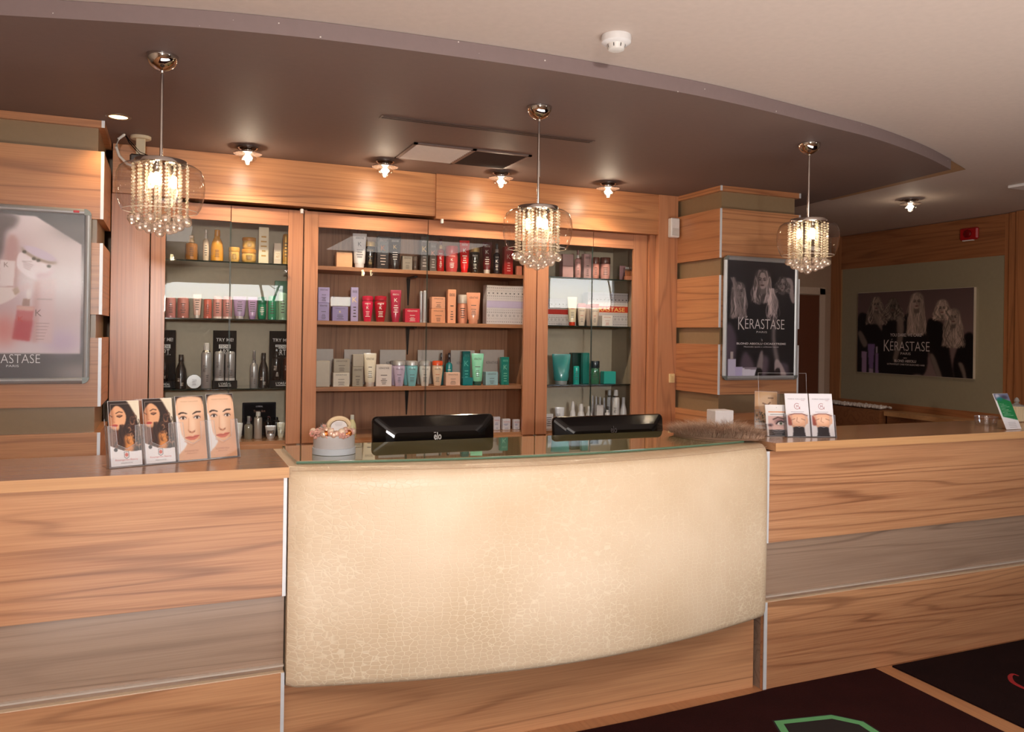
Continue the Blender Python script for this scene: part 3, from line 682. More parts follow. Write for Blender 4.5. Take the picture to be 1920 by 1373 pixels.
# ================================================================ crystal pendants
rp = random.Random(11)
BULB = emit((255, 226, 176), 34, 'lit_bulb')
BEAD = sheet_glass('crystal_bead', (1, .97, .93), .24, .12, .62, (1, .91, .80))
BALL = None
def ball_glass():
    m, t, b, o = nt('crystal_ball'); b.inputs['Transmission Weight'].default_value = 1; b.inputs['Roughness'].default_value = .0; b.inputs['IOR'].default_value = 1.45; b.inputs['Base Color'].default_value = (1, .97, .93, 1)
    n = t.nodes.new('ShaderNodeTexNoise'); n.inputs['Scale'].default_value = 8; return m
BALLM = sheet_glass('crystal_ball', (1, .97, .95), .26, .03, .22, (1, .88, .80))
def pendant(x, y, ztop, label, first=None):
    root = thing('pendant_lamp', label, 'lamp', (x, y, ztop), group='crystal pendant lamps over the counter')
    rod = ZC-ztop
    MB().lathe([(.056, rod-.0006), (.056, rod-.004), (.053, rod-.02), (.042, rod-.038), (.024, rod-.05), (.008, rod-.056), (.007, rod-.064)], 32).build('canopy', CHROME, root)
    r = MB().tube([(0, 0, .0), (0, 0, rod-.05)], .0055, 12)
    if ztop < 2.19: r.tube([(.003, .003, .13), (.003, .003, .0+.20)], .0078, 12)
    r.build('rod', CHROME, root)
    MB().lathe([(.088, .0), (.090, -.004), (.090, -.016), (.086, -.018), (.0005, -.018)], 40).build('top_plate', CHROME, root)
    MB().lathe([(.092, -.017), (.122, -.021), (.140, -.034), (.150, -.060), (.153, -.095), (.149, -.135), (.139, -.168), (.130, -.184), (.1275, -.186)], 56, cap=False).build('glass_shade', CLEAR, root)
    MB().tube([(.1285*math.cos(2*PI*k/56), .1285*math.sin(2*PI*k/56), -.1855) for k in range(56)], .0013, 6, closed=True).build('shade_rim', P((240, 226, 206), .05, name='rim_glint', coat=1., spec=1.), root)
    for k in range(3):
        a = 2*PI*k/3+.25; bx, by = .046*math.cos(a), .046*math.sin(a)
        s = MB().lathe([(.009, -.019), (.009, -.048), (.0075, -.052)], 12, c=(bx, by)).build('bulb_socket', CHROME, root)
        MB().lathe([(.006, -.052), (.010, -.058), (.010, -.088), (.007, -.096), (.001, -.097)], 12, c=(bx, by)).build('bulb', BULB, s)
    pos = [(.094, 2*PI*k/12+.2) for k in range(12)]+[(.066, 2*PI*k/8) for k in range(8)]+[(.036, 2*PI*k/5+.5) for k in range(5)]+[(0., 0)]
    for rad, a in pos:
        cx, cy = rad*math.cos(a), rad*math.sin(a); end = -.205-.045*(1-(rad/.094)**1.3)-rp.random()*.006
        if rad == .066: end -= .004
        mb = MB(); z = -.026; k = 0
        while z > end+.006:
            q = .0058; mb.loft([(z-q, .0012, .0012), (z-.0018, q, q), (z+.0018, q, q), (z+q, .0012, .0012)], 6, smooth=False, c=(cx, cy)); z -= .0128; k += 1
        st = mb.build('crystal_strand', BEAD, root)
        MB().ball((cx, cy, end-.012), .0178, seg=12, rings=7, smooth=False).build('crystal_ball', BALLM, st)
    for k in range(3):
        a = 2*PI*k/3+.25; point(root, (.046*math.cos(a), .046*math.sin(a), -.075), 8.5, (1, .80, .58), .012)
    return root
pendant(-.038, 3.222, 2.217, 'crystal pendant lamp hanging nearest the pink poster pillar')
pendant(1.478, 3.222, 2.163, 'crystal pendant lamp hanging on the longest rod over the leather desk')
pendant(3.000, 3.222, 2.212, 'crystal pendant lamp hanging by the black poster pillar')

# ================================================================ small fittings on walls
e = thing('motion_sensor', 'white motion sensor high on the upright board beside the boarded pillar', 'sensor', (3.262, 4.83, 2.368))
MB().rbox(-.036, .036, -.045, -.0003, -.068, .068, .006).build('housing', WHITE, e)
MB().rbox(-.028, .028, -.0475, -.0445, -.055, -.005, .002).build('lens', P((206, 204, 200), .25, name='lens_white'), e)
e = thing('wall_switch', 'small cream wall switch low on the upright board', 'switch', (3.272, 4.83, 1.307)); MB().rbox(-.022, .022, -.016, -.0003, -.032, .032, .003).build('plate', P((226, 200, 150), .4, name='cream_plastic'), e)
MB().rbox(-.012, .012, -.020, -.0155, -.02, .02, .002).build('rocker', P((214, 186, 134), .4, name='cream_rocker'), e)
e = thing('fire_alarm', 'red fire alarm sounder high on the hall wall', 'alarm', (XR+.0, 4.868, 2.523))
MB().rbox(-.035, -.0003, -.085, .085, -.052, .052, .012).build('housing', P((170, 22, 26), .3, name='alarm_red'), e)
o = MB().lathe([(.034, 0), (.034, .012), (.026, .018), (.001, .019)], 20).build('sounder', P((120, 10, 14), .25, name='alarm_dark'), e); o.rotation_euler = (0, -PI/2, 0); o.location = (-.0345, 0, 0)
MB().rbox(-.03, -.005, -.04, .06, -.060, -.0515, .002).build('base', WHITE, e)
# bracket sensor on the ceiling with cables
p = at(264, 268, 1, 4.62); e = thing('ceiling_sensor', 'cream ceiling mount with square stem behind the first pendant', 'sensor', (p[0], 4.62, ZC))
MB().lathe([(.050, -.0005), (.050, -.012), (.046, -.016), (.001, -.016)], 30).build('base_disc', P((214, 200, 170), .5, name='cream_mount'), e)
MB().rbox(-.022, .022, -.022, .022, -.10, -.014, .003).build('stem', P((206, 192, 162), .5, name='cream_stem'), e)
MB().rbox(-.05, .03, -.035, .035, -.145, -.098, .008).build('sensor_body', P((60, 50, 46), .4, name='dark_sensor'), e)
e = thing('cable', 'white curved cable hanging from the ceiling beside the cream mount', 'cable', (-.245, 4.60, ZC))
MB().tube([(0.02, 0, -.001), (-.012, 0, -.03), (-.02, 0, -.07), (-.005, 0, -.115), (.03, 0, -.15), (.06, 0, -.16)], .007, 8).build('sheath', P((226, 222, 214), .5, name='white_cable'), e)
e = thing('cable', 'pair of thin black wires running to the cream mount', 'cable', (-.225, 4.6, ZC))
for dz in (0, .012): MB().tube([(0.0, 0, -.003), (.02, 0, -.03-dz), (.07, 0, -.085-dz), (.11, 0, -.10-dz), (.17, 0, -.10-dz*.5)], .003, 6).build('wire', BLACK, e)
# ledge and pebble bed by the hall wall
e = thing('wall_ledge', 'low timber ledge running along the hall wall', 'ledge', (6.2, 5.2, .9)); MB().box(-.10, .125, -.9, .35, .0, .04).build('board', WOODE, e); MB().box(-.08, .12, -.88, .33, -.9, -.001).build('support', WOODD, e)
e = MB(); rr = random.Random(5)
for i in range(420): e.ball((6.10+rr.random()*.16, 5.60+rr.random()*.80, .963+rr.random()*.008), .008+rr.random()*.008, seg=6, rings=4)
tag(e.build('pebbles', P((222, 208, 198), .8, name='white_pebble')), 'narrow bed of small white pebbles below the olive panel', 'pebbles', None, 'stuff')
e = thing('pebble_tray', 'dark narrow tray under the white pebbles', 'tray', (6.18, 6.0, 0)); MB().box(-.10, .14, -.42, .44, 0, .945).build('base', WOODD, e)
# ================================================================ things on the shelves
def luma(c): return .3*c[0]+.59*c[1]+.11*c[2]
def ink(c): return (236, 228, 220) if luma(c) < 118 else (74, 62, 60)
INKS = {}
def body_mat(c, fin='gloss'):
    return {'gloss': lambda: P(c, .22, name='product_gloss', coat=.4), 'matt': lambda: P(c, .5, name='product_matt'), 'metal': lambda: P([min(255, int(q*1.08)) for q in c], .3, .45, name='product_metal'),
            'clear': lambda: P(c, .1, name='product_clear', coat=.8, trans=.55)}[fin]()
def lines_(mb, cx, z0, z1, w, n, y, wrap=None, m=0, r_=random.Random(4)):
    for i in range(n):
        z = z0+(z1-z0)*(i+.5)/n; ww = w*(.55+.45*r_.random()); h = (z1-z0)/n*.16
        k = 6; P_ = []
        for j in range(k+1):
            x = cx-ww/2+ww*j/k
            if wrap: a = x/wrap; P_ += [(wrap*math.sin(a), -(wrap+.0006)*math.cos(a), z-h), (wrap*math.sin(a), -(wrap+.0006)*math.cos(a), z+h)]
            else: P_ += [(x, y, z-h), (x, y, z+h)]
        mb.add(P_, [(2*j, 2*j+2, 2*j+3, 2*j+1) for j in range(k)], m)
def label_on(root, style, W, H, z0, z1, y, wrap=None, col=(80, 60, 60), acc=None):
    """printing on the front of a product between heights z0 and z1"""
    mb = MB(); h = z1-z0; mats = [P(col, .4, name='ink')]; mats.append(P(acc or col, .4, name='ink'))
    kw = dict(wrap=wrap, y=0. if wrap else y)
    if style == 'K':       # brand line, a big K, small print
        put_text(mb, 'KÉRASTASE', 0, z0+h*.84, w=W*.62, h=h*.075, **kw); put_text(mb, 'K', 0, z0+h*.56, h=h*.17, m=1, **kw)
        mb.add([(-W*.22, 0, 0)]*0, []); lines_(mb, 0, z0+h*.1, z0+h*.46, W*.5, 4, y, wrap)
    elif style == 'K0':
        put_text(mb, 'KÉRASTASE', 0, z0+h*.80, w=W*.66, h=h*.09, **kw); lines_(mb, 0, z0+h*.47, z0+h*.56, W*.5, 1, y, wrap, 1); lines_(mb, 0, z0+h*.08, z0+h*.38, W*.42, 4, y, wrap)
    elif style == 'ART':   # dark block with the two line mark
        a, b = -W*.40, W*.02; z = z0+h*.42
        put_text(mb, 'TECNI', (a+b)/2, z+h*.17, w=b-a, h=h*.085, **kw); put_text(mb, 'ART', (a+b)/2, z, w=b-a, h=h*.15, **kw); lines_(mb, W*.12, z0+h*.08, z0+h*.34, W*.4, 4, y, wrap)
    elif style == 'GEH':
        put_text(mb, 'GEHWOL', 0, z0+h*.70, w=W*.8, h=h*.09, m=1, **kw); lines_(mb, -W*.1, z0+h*.38, z0+h*.58, W*.6, 2, y, wrap, 0); lines_(mb, 0, z0+h*.08, z0+h*.2, W*.5, 2, y, wrap)
    elif style == 'card':
        put_text(mb, 'KÉRASTASE', 0, z0+h*.58, w=W*.5, h=h*.08, **kw)
    elif style == 'lines': lines_(mb, 0, z0+h*.15, z0+h*.8, W*.6, 5, y, wrap)
    elif style == 'block':
        mb.add([(-W*.34, y, z0+h*.25), (W*.34, y, z0+h*.25), (W*.34, y, z0+h*.6), (-W*.34, y, z0+h*.6)], [(0, 1, 2, 3)], 0)
        put_text(mb, 'TECNI', 0, z0+h*.46, w=W*.5, h=h*.07, y=y-.0006, m=1); put_text(mb, 'ART', 0, z0+h*.30, w=W*.5, h=h*.12, y=y-.0006, m=1)
    if mb.v: mb.build('label_print', mats, root)
def prod(kind, xl, xr, yt, shelf, col, label, cat=None, cap=None, style='K', fin='gloss', Y=5.045, acc=None, inkc=None, base=None, capfin='gloss', grp=None, stack=None, name=None):
    z0 = ZS[shelf]+.0005 if shelf in ZS else shelf
    cx = (xl+xr)/2; th = float(at(cx, 600, 1, Y)[0])/Y
    z1 = float(at(cx, yt, 1, Y)[2]); H = z1-z0 if stack is None else stack
    Xl, Xr = X_(xl, Y), X_(xr, Y); inkc = inkc or ink(col); cap = cap or col
    names = {'box': 'product_box', 'tube': 'cosmetic_tube', 'bottle': 'shampoo_bottle', 'jar': 'cosmetic_jar', 'can': 'aerosol_can', 'spray': 'spray_bottle', 'pump': 'pump_bottle', 'dome': 'squeeze_bottle', 'card': 'display_card', 'cyl': 'cosmetic_bottle'}
    cats = {'box': 'box', 'tube': 'tube', 'jar': 'jar', 'can': 'can', 'card': 'card'}
    nm = name or names[kind]; ct = cat or cats.get(kind, 'bottle')
    M1 = body_mat(col, fin); M2 = body_mat(cap, capfin)
    if kind in ('box', 'card'):
        d = min(.055, .5*(Xr-Xl)) if kind == 'box' else .004
        W = Xr-Xl*(Y+d)/Y if Xl > 0 else Xr-Xl
        W = max(W, .55*(Xr-Xl)); root = thing(nm, label, ct, (Xr-W/2, Y, z0), group=grp)
        if kind == 'box':
            MB().rbox(-W/2, W/2, 0, d, 0, H, min(.002, W*.05)).build('carton', M1, root)
            MB().box(-W/2+.003, W/2-.003, .003, d-.003, H-.0003, H+.0006).build('lid_flap', P([min(255, int(c*1.06)) for c in col], .4, name='carton_flap'), root)
        else: MB().rbox(-W/2, W/2, 0, d, 0, H, .0012).build('panel', M1, root)
        label_on(root, style, W, H, .0, H, -.0009, None, inkc, acc); return root
    W = (Xr-Xl)*math.cos(math.atan(abs(th))); R_ = W/2
    root = thing(nm, label, ct, ((Xl+Xr)/2, Y, z0), rz=-math.atan(th)*.8, group=grp)
    if kind == 'tube':
        MB().loft([(0, R_*.62, R_*.62), (.002, R_*.64, R_*.64), (H*.13, R_*.66, R_*.66), (H*.135, R_*.60, R_*.60)], 20).build('cap', M2, root)
        MB().loft([(H*.125, R_*.72, R_*.66), (H*.15, R_*.78, R_*.68), (H*.45, R_*.86, R_*.56), (H*.75, R_*.95, R_*.30), (H*.93, R_, R_*.07), (H, R_, R_*.05)], 24, p=2.2).build('body', M1, root)
        label_on(root, style, W*.9, H, H*.2, H*.95, -R_*.72, None, inkc, acc)
    elif kind == 'bottle':    # narrow foot, broad shoulder, broad round cap
        MB().loft([(0, R_*.60, R_*.5), (.003, R_*.64, R_*.55), (H*.3, R_*.80, R_*.66), (H*.6, R_*.95, R_*.78), (H*.76, R_*.96, R_*.8), (H*.815, R_*.84, R_*.74)], 24).build('body', M1, root)
        MB().loft([(H*.815, R_*.86, R_*.78), (H*.82, R_*.98, R_*.86), (H*.95, R_*.96, R_*.84), (H*.985, R_*.90, R_*.78), (H, R_*.7, R_*.6)], 24).build('cap', M2, root)
        label_on(root, style, W*.8, H, H*.1, H*.78, -R_*.82, None, inkc, acc)
    elif kind == 'jar':
        MB().lathe([(R_*.80, 0), (R_*.86, .002), (R_*.96, H*.2), (R_*.97, H*.62), (R_*.9, H*.70)], 24).build('body', M1, root)
        MB().lathe([(R_*.98, H*.70), (R_, H*.72), (R_, H*.97), (R_*.96, H), (.0008, H)], 24).build('lid', M2, root)
        label_on(root, style, W*.8, H, H*.08, H*.68, 0, R_*.975, inkc, acc)
    elif kind == 'cyl':
        MB().lathe([(R_*.94, 0), (R_*.98, .002), (R_*.98, H*.9), (R_*.93, H*.96), (R_*.7, H)], 24).build('body', M1, root)
        MB().lathe([(R_*1.0, 0), (R_*1.0, H*.09)], 24, cap=False).build('foot_band', M2, root)
        label_on(root, style, W*.8, H, H*.1, H*.9, 0, R_*.985, inkc, acc)
    elif kind == 'can':
        MB().lathe([(R_*.92, 0), (R_, .003), (R_, H*.72), (R_*.94, H*.78), (R_*.62, H*.84)], 24).build('body', M1, root)
        c = MB().lathe([(R_*.60, H*.83), (R_*.60, H*.90), (R_*.56, H*.98), (R_*.4, H), (.0006, H)], 20).build('cap', M2, root)
        MB().lathe([(R_*.96, H*.775), (R_*.66, H*.835)], 24, cap=False).build('shoulder_ring', SILV, c)
        label_on(root, style, W*.8, H, H*.1, H*.72, 0, R_*1.005, inkc, acc)
    elif kind == 'spray':
        MB().lathe([(R_*.92, 0), (R_, .003), (R_, H*.60), (R_*.9, H*.66), (R_*.45, H*.70), (R_*.42, H*.73)], 24).build('body', M1, root)
        c = MB().lathe([(R_*.5, H*.71), (R_*.5, H*.80), (R_*.40, H*.82)], 18).build('collar', M2 if capfin != 'gloss' else body_mat(cap), root)
        hd = MB().lathe([(R_*.36, H*.80), (R_*.40, H*.84), (R_*.42, H*.97), (R_*.3, H), (.0005, H)], 16)
        hd.rbox(-R_*.22, R_*.22, -R_*.95, R_*.2, H*.87, H*.95, .001); hd.build('spray_head', body_mat(acc or cap), c)
        label_on(root, style, W*.8, H, H*.06, H*.62, 0, R_*1.005, inkc, None)
    elif kind == 'trig':      # trigger sprayer
        MB().lathe([(R_*.92, 0), (R_, .003), (R_, H*.56), (R_*.9, H*.62), (R_*.42, H*.67)], 24).build('body', M1, root)
        c = MB().lathe([(R_*.46, H*.66), (R_*.46, H*.74)], 16).build('collar', M2, root)
        MB().loft([(H*.73, R_*.34, R_*.4), (H*.86, R_*.36, R_*.9, 0, -R_*.3), (H*.97, R_*.36, R_*1.0, 0, -R_*.4), (H, R_*.3, R_*.8, 0, -R_*.2)], 12, p=3).tube([(R_*.0, -R_*1.0, H*.88), (R_*.1, -R_*1.1, H*.8), (R_*.1, -R_*.85, H*.72)], R_*.12, 8).build('trigger', body_mat(acc or cap), c)
        label_on(root, style, W*.8, H, H*.06, H*.6, 0, R_*1.005, inkc, None)
    elif kind == 'pump':
        MB().lathe([(R_*.92, 0), (R_, .003), (R_, H*.52), (R_*.88, H*.60), (R_*.4, H*.68)], 24).build('body', M1, root)
        c = MB().lathe([(R_*.42, H*.67), (R_*.42, H*.75), (R_*.2, H*.78), (R_*.16, H*.92)], 16).build('collar', M2, root)
        MB().loft([(H*.91, R_*.3, R_*.3), (H*.97, R_*.34, R_*.34), (H, R_*.2, R_*.2)], 12).tube([(0, 0, H*.95), (R_*.9, -R_*.2, H*.95), (R_*1.1, -R_*.25, H*.92)], R_*.11, 8).build('pump_head', M2, c)
        label_on(root, style, W*.8, H, H*.08, H*.52, 0, R_*1.005, inkc, acc)
    elif kind == 'neck':      # bottle with sloping shoulders and a narrow neck
        MB().lathe([(R_*.92, 0), (R_, .003), (R_*.98, H*.42), (R_*.86, H*.58), (R_*.5, H*.74), (R_*.42, H*.80)], 24).build('body', M1, root)
        MB().lathe([(R_*.46, H*.79), (R_*.48, H*.81), (R_*.45, H*.985), (R_*.38, H), (.0006, H)], 18).build('cap', M2, root)
        label_on(root, style, W*.8, H, H*.06, H*.44, 0, R_*1.0, inkc, acc)
    elif kind == 'dome':
        MB().lathe([(R_*.92, 0), (R_, .003), (R_*.98, H*.34), (R_*.76, H*.58), (R_*.55, H*.66)], 24).build('body', M1, root)
        MB().lathe([(R_*.56, H*.65), (R_*.52, H*.86), (R_*.36, H*.97), (.0006, H)], 18).build('cap', M2, root)
        label_on(root, style, W*.8, H, H*.04, H*.36, 0, R_*1.0, inkc, acc)
    return root
names_extra = {'trig': 'spray_bottle', 'neck': 'shampoo_bottle'}
_prod = prod
def prod(kind, *a, **k):
    if kind in names_extra and 'name' not in k: k['name'] = names_extra[kind]
    return _prod(kind, *a, **k)
_a, _b, _c = 'the cabinet of black stands', 'the timber backed cabinet', 'the cabinet of white bottles'
AMB = (226, 160, 62)
# --- grey backed cabinet, top shelf
prod('spray', 345, 369, 441, 'T', (222, 150, 70), 'orange amber spray bottle, first on top shelf of '+_a, cap=(236, 206, 160), fin='clear', style='lines')
prod('spray', 378, 390, 430, 'T', (232, 214, 190), 'slim pale champagne spray bottle between two amber bottles, top shelf', cap=(220, 214, 206), style='lines')
prod('neck', 393, 417, 431, 'T', AMB, 'tall amber shampoo bottle with sloping shoulders on top shelf', cap=(206, 140, 40), fin='gloss', style='lines')
prod('jar', 427, 448, 464, 'T', (236, 190, 110), 'low amber jar beside the tall amber shampoo bottle', cap=(226, 176, 90), style='lines')
hj = .075
j1 = prod('jar', 451, 479, 468, 'T', (232, 186, 104), 'wide amber jar with another amber jar on it', cap=(214, 150, 60), style='lines')
zj = float(j1.location.z)+(float(at(465, 468, 1, 5.045)[2])-float(j1.location.z))
prod('jar', 452, 478, 446, zj+.001, (236, 190, 108), 'amber jar stacked on top of the wide amber jar', cap=(206, 140, 54), style='lines')
prod('box', 482, 502, 426, 'T', (240, 226, 196), 'tall white carton with gold vertical print beside stacked amber jars', style='lines', acc=GOLD and (206, 160, 80), inkc=(206, 160, 80))
prod('box', 511, 526, 456, 'T', (238, 222, 200), 'small cream carton with gold border on the top shelf', style='block', inkc=(250, 236, 214), acc=(206, 160, 80))
prod('cyl', 528, 540, 439, 'T', (196, 150, 76), 'slim golden bottle beside the cabinet upright, top shelf', fin='metal', cap=(180, 140, 70), style='lines')
# second shelf
ROSE = (202, 140, 132)
prod('cyl', 310, 329.5, 558, 'M', (206, 140, 136), 'rounded dusky pink bottle, first on second shelf of '+_a, cap=(196, 130, 136), style='lines')
prod('cyl', 332, 354, 558, 'M', (200, 134, 126), 'wide dusky pink bottle, next to the first pink one', cap=(190, 124, 116), style='lines')
prod('tube', 361, 377.5, 552, 'M', (222, 190, 180), 'pale rose tube with silver cap on second shelf', cap=(214, 208, 204), capfin='metal', style='lines')
prod('cyl', 381, 397, 561, 'M', (206, 112, 98), 'coral red bottle beside the pale rose tube', fin='gloss', cap=(196, 104, 92), style='lines')
prod('cyl', 399, 416, 556, 'M', (222, 160, 154), 'pale pink bottle just before the glass door seam', cap=(230, 210, 204), style='lines')
prod('cyl', 417, 435, 556, 'M', (214, 152, 148), 'pale pink bottle standing at the glass door seam', cap=(230, 206, 200), style='lines')
prod('tube', 436.5, 461.5, 556, 'M', (168, 146, 186), 'broad purple tube with silver cap standing on second shelf', cap=(214, 208, 212), capfin='metal', style='lines')
prod('tube', 464, 482, 557, 'M', (188, 156, 200), 'lilac tube between the broad purple tube and emerald bottle', cap=(170, 140, 190), style='lines')
prod('jar', 482.5, 499.5, 557, 'M', (26, 132, 96), 'glossy emerald green bottle on second shelf', cap=(20, 110, 80), style='lines', name='cosmetic_bottle', cat='bottle')
prod('cyl', 502, 518, 555, 'M', (64, 160, 122), 'mid green bottle next to the emerald bottle', cap=(54, 146, 112), style='lines')
prod('cyl', 521, 538, 549, 'M', (150, 190, 160), 'pale green bottle in front of tall green carton', cap=(140, 180, 150), style='lines')
prod('box', 513, 542, 527, 'M', (96, 146, 112), 'tall dark green carton behind the pale green bottle', Y=5.16, style='none')
# third shelf: black stands and styling products
def tester(px0, px1, yt, label, products):
    Y = 5.10; x0, x1 = max(-.078, X_(px0, Y)), X_(px1, Y); z0 = ZS['B']+.0005; cx = (x0+x1)/2; W = x1-x0
    z1 = float(at((px0+px1)/2, yt, 1, Y)[2]); H = z1-z0
    r = thing('display_stand', label, 'display stand', (cx, Y, z0))
    MB().rbox(-W/2, W/2, 0, .005, 0, H, .001).build('back_card', P((16, 13, 14), .6, spec=.12, name='black_card'), r)
    MB().rbox(-W/2-.003, W/2+.003, -.062, -.0005, 0, .044, .0015).build('base_box', P((18, 14, 16), .55, spec=.15, name='black_box'), r)
    mb = MB(); put_text(mb, 'TRY ME!', 0, H*.81, w=W*.74, h=.020, y=-.0012, thin=.012)
    mb.box(-W*.25, W*.25, -.0014, -.0004, H*.685, H*.755); put_text(mb, 'TECNI.', 0, H*.695, w=W*.44, h=.017, y=-.0022, m=1)
    put_text(mb, 'ART.', 0, H*.57, w=W*.50, h=.036, y=-.0012, thin=.012); put_text(mb, "L'ORÉAL", 0, .019, w=W*.52, h=.014, y=-.0632); mb.box(-W*.26, W*.26, -.0635, -.0625, .011, .014)
    mb.build('lettering', [P((232, 232, 230), .5, name='white_ink'), P((30, 26, 28), .5, name='black_ink')], r)
    for q in products: q(z0+.0445)
    return r
tester(282, 330, 619, 'black try me display stand, half hidden by the cabinet upright, first on its shelf', [lambda z: prod('neck', 300, 317, 662, z, (26, 22, 24), 'black styling bottle standing on the first black stand', fin='gloss', style='ART', Y=5.065)])
prod('neck', 330, 351, 665, 'B', (30, 25, 24), 'black styling bottle with white print beside round tin', style='ART', Y=5.03)
# round tin standing on its rim
p = at(364, 715, 1, 5.03); R_ = .0415; tin = thing('round_tin', 'round grey styling tin standing on its rim, lid facing out', 'tin', (p[0], 5.035, ZS['B']+R_*.0+.0005))
o = MB().lathe([(R_, 0), (R_, .028), (R_*.97, .030), (R_*.95, .026), (.0006, .0262)], 32).build('tin_body', P((170, 168, 168), .3, .5, name='tin_grey'), tin); o.rotation_euler = (PI/2, 0, 0); o.location = (0, .015, R_)
mb = MB(); put_text(mb, 'TECNI', 0, R_+.006, w=.024, h=.007, y=-.0165); put_text(mb, 'ART', 0, R_-.006, w=.024, h=.010, y=-.0165); lines_(mb, 0, R_-.022, R_-.010, .03, 2, -.0165); mb.build('label_print', P((60, 54, 56), .5, name='tin_ink'), tin)
prod('can', 378, 398, 643, 'B', (168, 168, 170), 'tall silver aerosol can on third shelf of '+_a, cap=(196, 196, 198), fin='metal', style='ART', inkc=(50, 46, 48), Y=5.03)
tester(400, 444, 620, 'black try me display stand holding two silver cans', [
    lambda z: prod('cyl', 403, 422, 659, z, (162, 162, 164), 'silver can on the black stand, nearer the tall aerosol', fin='metal', style='ART', inkc=(50, 46, 48), Y=5.055, cap=(190, 190, 192)),
    lambda z: prod('cyl', 423, 442, 659, z, (162, 162, 164), 'silver can on the black stand, nearer the silver spray', fin='metal', style='ART', inkc=(50, 46, 48), Y=5.055, cap=(190, 190, 192))])
prod('trig', 470, 485, 657, 'B', (166, 166, 168), 'silver trigger spray bottle beside black bottle on third shelf', fin='metal', cap=(150, 150, 152), style='ART', inkc=(50, 46, 48), Y=5.03)
prod('neck', 485.5, 505, 662, 'B', (28, 24, 24), 'black styling bottle between silver trigger spray and black stand', style='ART', Y=5.03)
tester(506, 550, 621, 'black try me display stand partly hidden by the middle cabinet upright', [lambda z: prod('spray', 511, 528, 651, z, (30, 26, 28), 'black spray bottle on the half hidden last stand', style='ART', Y=5.065), lambda z: prod('spray', 532, 548, 651, z, (60, 30, 26), 'dark spray bottle behind the cabinet upright on the last stand', style='ART', Y=5.065)])
# lowest shelf
r = thing('display_card', 'framed black product card behind styling bottles, lowest shelf', 'card', ((X_(457, 5.2)+X_(520, 5.2))/2, 5.2, ZF+.0005)); Wc = X_(520, 5.2)-X_(457, 5.2); Hc = float(at(488, 755, 1, 5.2)[2])-ZF
MB().rbox(-Wc/2, Wc/2, 0, .012, 0, Hc, .003).build('frame', P((30, 24, 30), .5, spec=.2, name='card_frame'), r); MB().box(-Wc/2+.01, Wc/2-.01, -.001, .001, .01, Hc-.01).build('picture', P((18, 12, 16), .6, spec=.12, name='card_face'), r)
mb = MB(); put_text(mb, "L'ORÉAL", 0, Hc*.86, w=.04, h=.009, y=-.002); put_text(mb, 'Tecni Art', 0, Hc*.70, w=.07, h=.016, y=-.002, m=1); mb.build('lettering', [P((226, 222, 226), .5, name='white_ink'), P((170, 120, 96), .5, name='copper_ink')], r)
for q in (-1, 1): MB().ball((q*Wc*.28, -.002, Hc*.5), .013, sq=1.3).build('portrait', P((120, 84, 84), .5, name='portrait_tone'), r)
prod('tube', 443, 458, 793, 'F', (226, 228, 226), 'white tube beside the face brochures, lowest shelf', style='none', Y=5.06)
prod('trig', 461, 477, 780, 'F', (190, 188, 170), 'clear trigger spray bottle with gold label', fin='clear', cap=(150, 150, 152), acc=(170, 172, 176), style='block', inkc=(60, 48, 30), Y=5.04)
prod('can', 479, 494.5, 772, 'F', (186, 180, 172), 'tall silver can with dark gold label, lowest shelf', fin='metal', cap=(206, 204, 200), style='block', inkc=(90, 66, 36), Y=5.04)
prod('can', 499, 512, 783, 'F', (26, 22, 26), 'black can behind the silver tube, nearer the tall silver can', Y=5.15, style='none')
prod('can', 514, 527, 782, 'F', (26, 22, 26), 'black can behind the silver tube, nearer the upright', Y=5.15, style='none')
prod('tube', 500, 521, 798, 'F', (186, 184, 184), 'silver tube with dark square label, lowest shelf', fin='metal', cap=(206, 204, 204), capfin='metal', style='block', inkc=(60, 42, 36), acc=(220, 180, 140), Y=5.03)
prod('tube', 522, 537, 792, 'F', (226, 222, 200), 'cream tube beside the upright, lowest shelf of '+_a, style='ART', Y=5.05)
# --- timber backed cabinet, top shelf
K_ = (60, 50, 46)
prod('box', 626, 659, 473, 'T', (240, 184, 140), 'low peach carton before the white tube, top shelf of '+_b, style='none')
prod('tube', 659, 685.5, 438, 'T', (226, 222, 224), 'large white tube with dark K, top shelf of '+_b, style='K', inkc=(70, 66, 76))
prod('bottle', 682, 702.5, 453, 'T', (30, 24, 20), 'black bottle with gold cap beside the white tube', cap=(214, 176, 100), capfin='metal', style='K0', inkc=(196, 160, 96), Y=5.10)
prod('box', 703, 727, 443, 'T', (38, 30, 30), 'tall black carton with copper K', style='K', inkc=(190, 170, 160), acc=(214, 130, 80))
prod('tube', 727, 750, 444, 'T', (40, 32, 32), 'broad black tube with gold K', style='K', inkc=(206, 196, 190), acc=(224, 186, 110))
prod('box', 750, 772, 480, 'T', (150, 140, 128), 'small shiny grey carton beside the broad black tube', fin='metal', style='K0')
prod('jar', 772.5, 781, 481, 'T', (70, 56, 50), 'tiny dark jar beside small shiny grey carton', style='none', cap=(90, 76, 66))
prod('box', 785, 801, 444, 'T', (92, 84, 80), 'tall dark shiny carton left of the door seam', fin='metal', style='K', acc=(230, 200, 130), inkc=(190, 184, 180))
prod('box', 802, 817, 455, 'T', (98, 88, 84), 'slightly shorter dark shiny carton at the door seam', fin='metal', style='K', acc=(226, 140, 110), inkc=(190, 184, 180))
prod('spray', 817.5, 831, 449, 'T', (172, 24, 26), 'red spray bottle with gold collar, top shelf', cap=(220, 190, 140), capfin='metal', acc=(90, 14, 26), style='K')
prod('jar', 833, 857, 462, 'T', (186, 70, 70), 'red topped round tub between red spray and red tube', cap=(206, 30, 26), style='K')
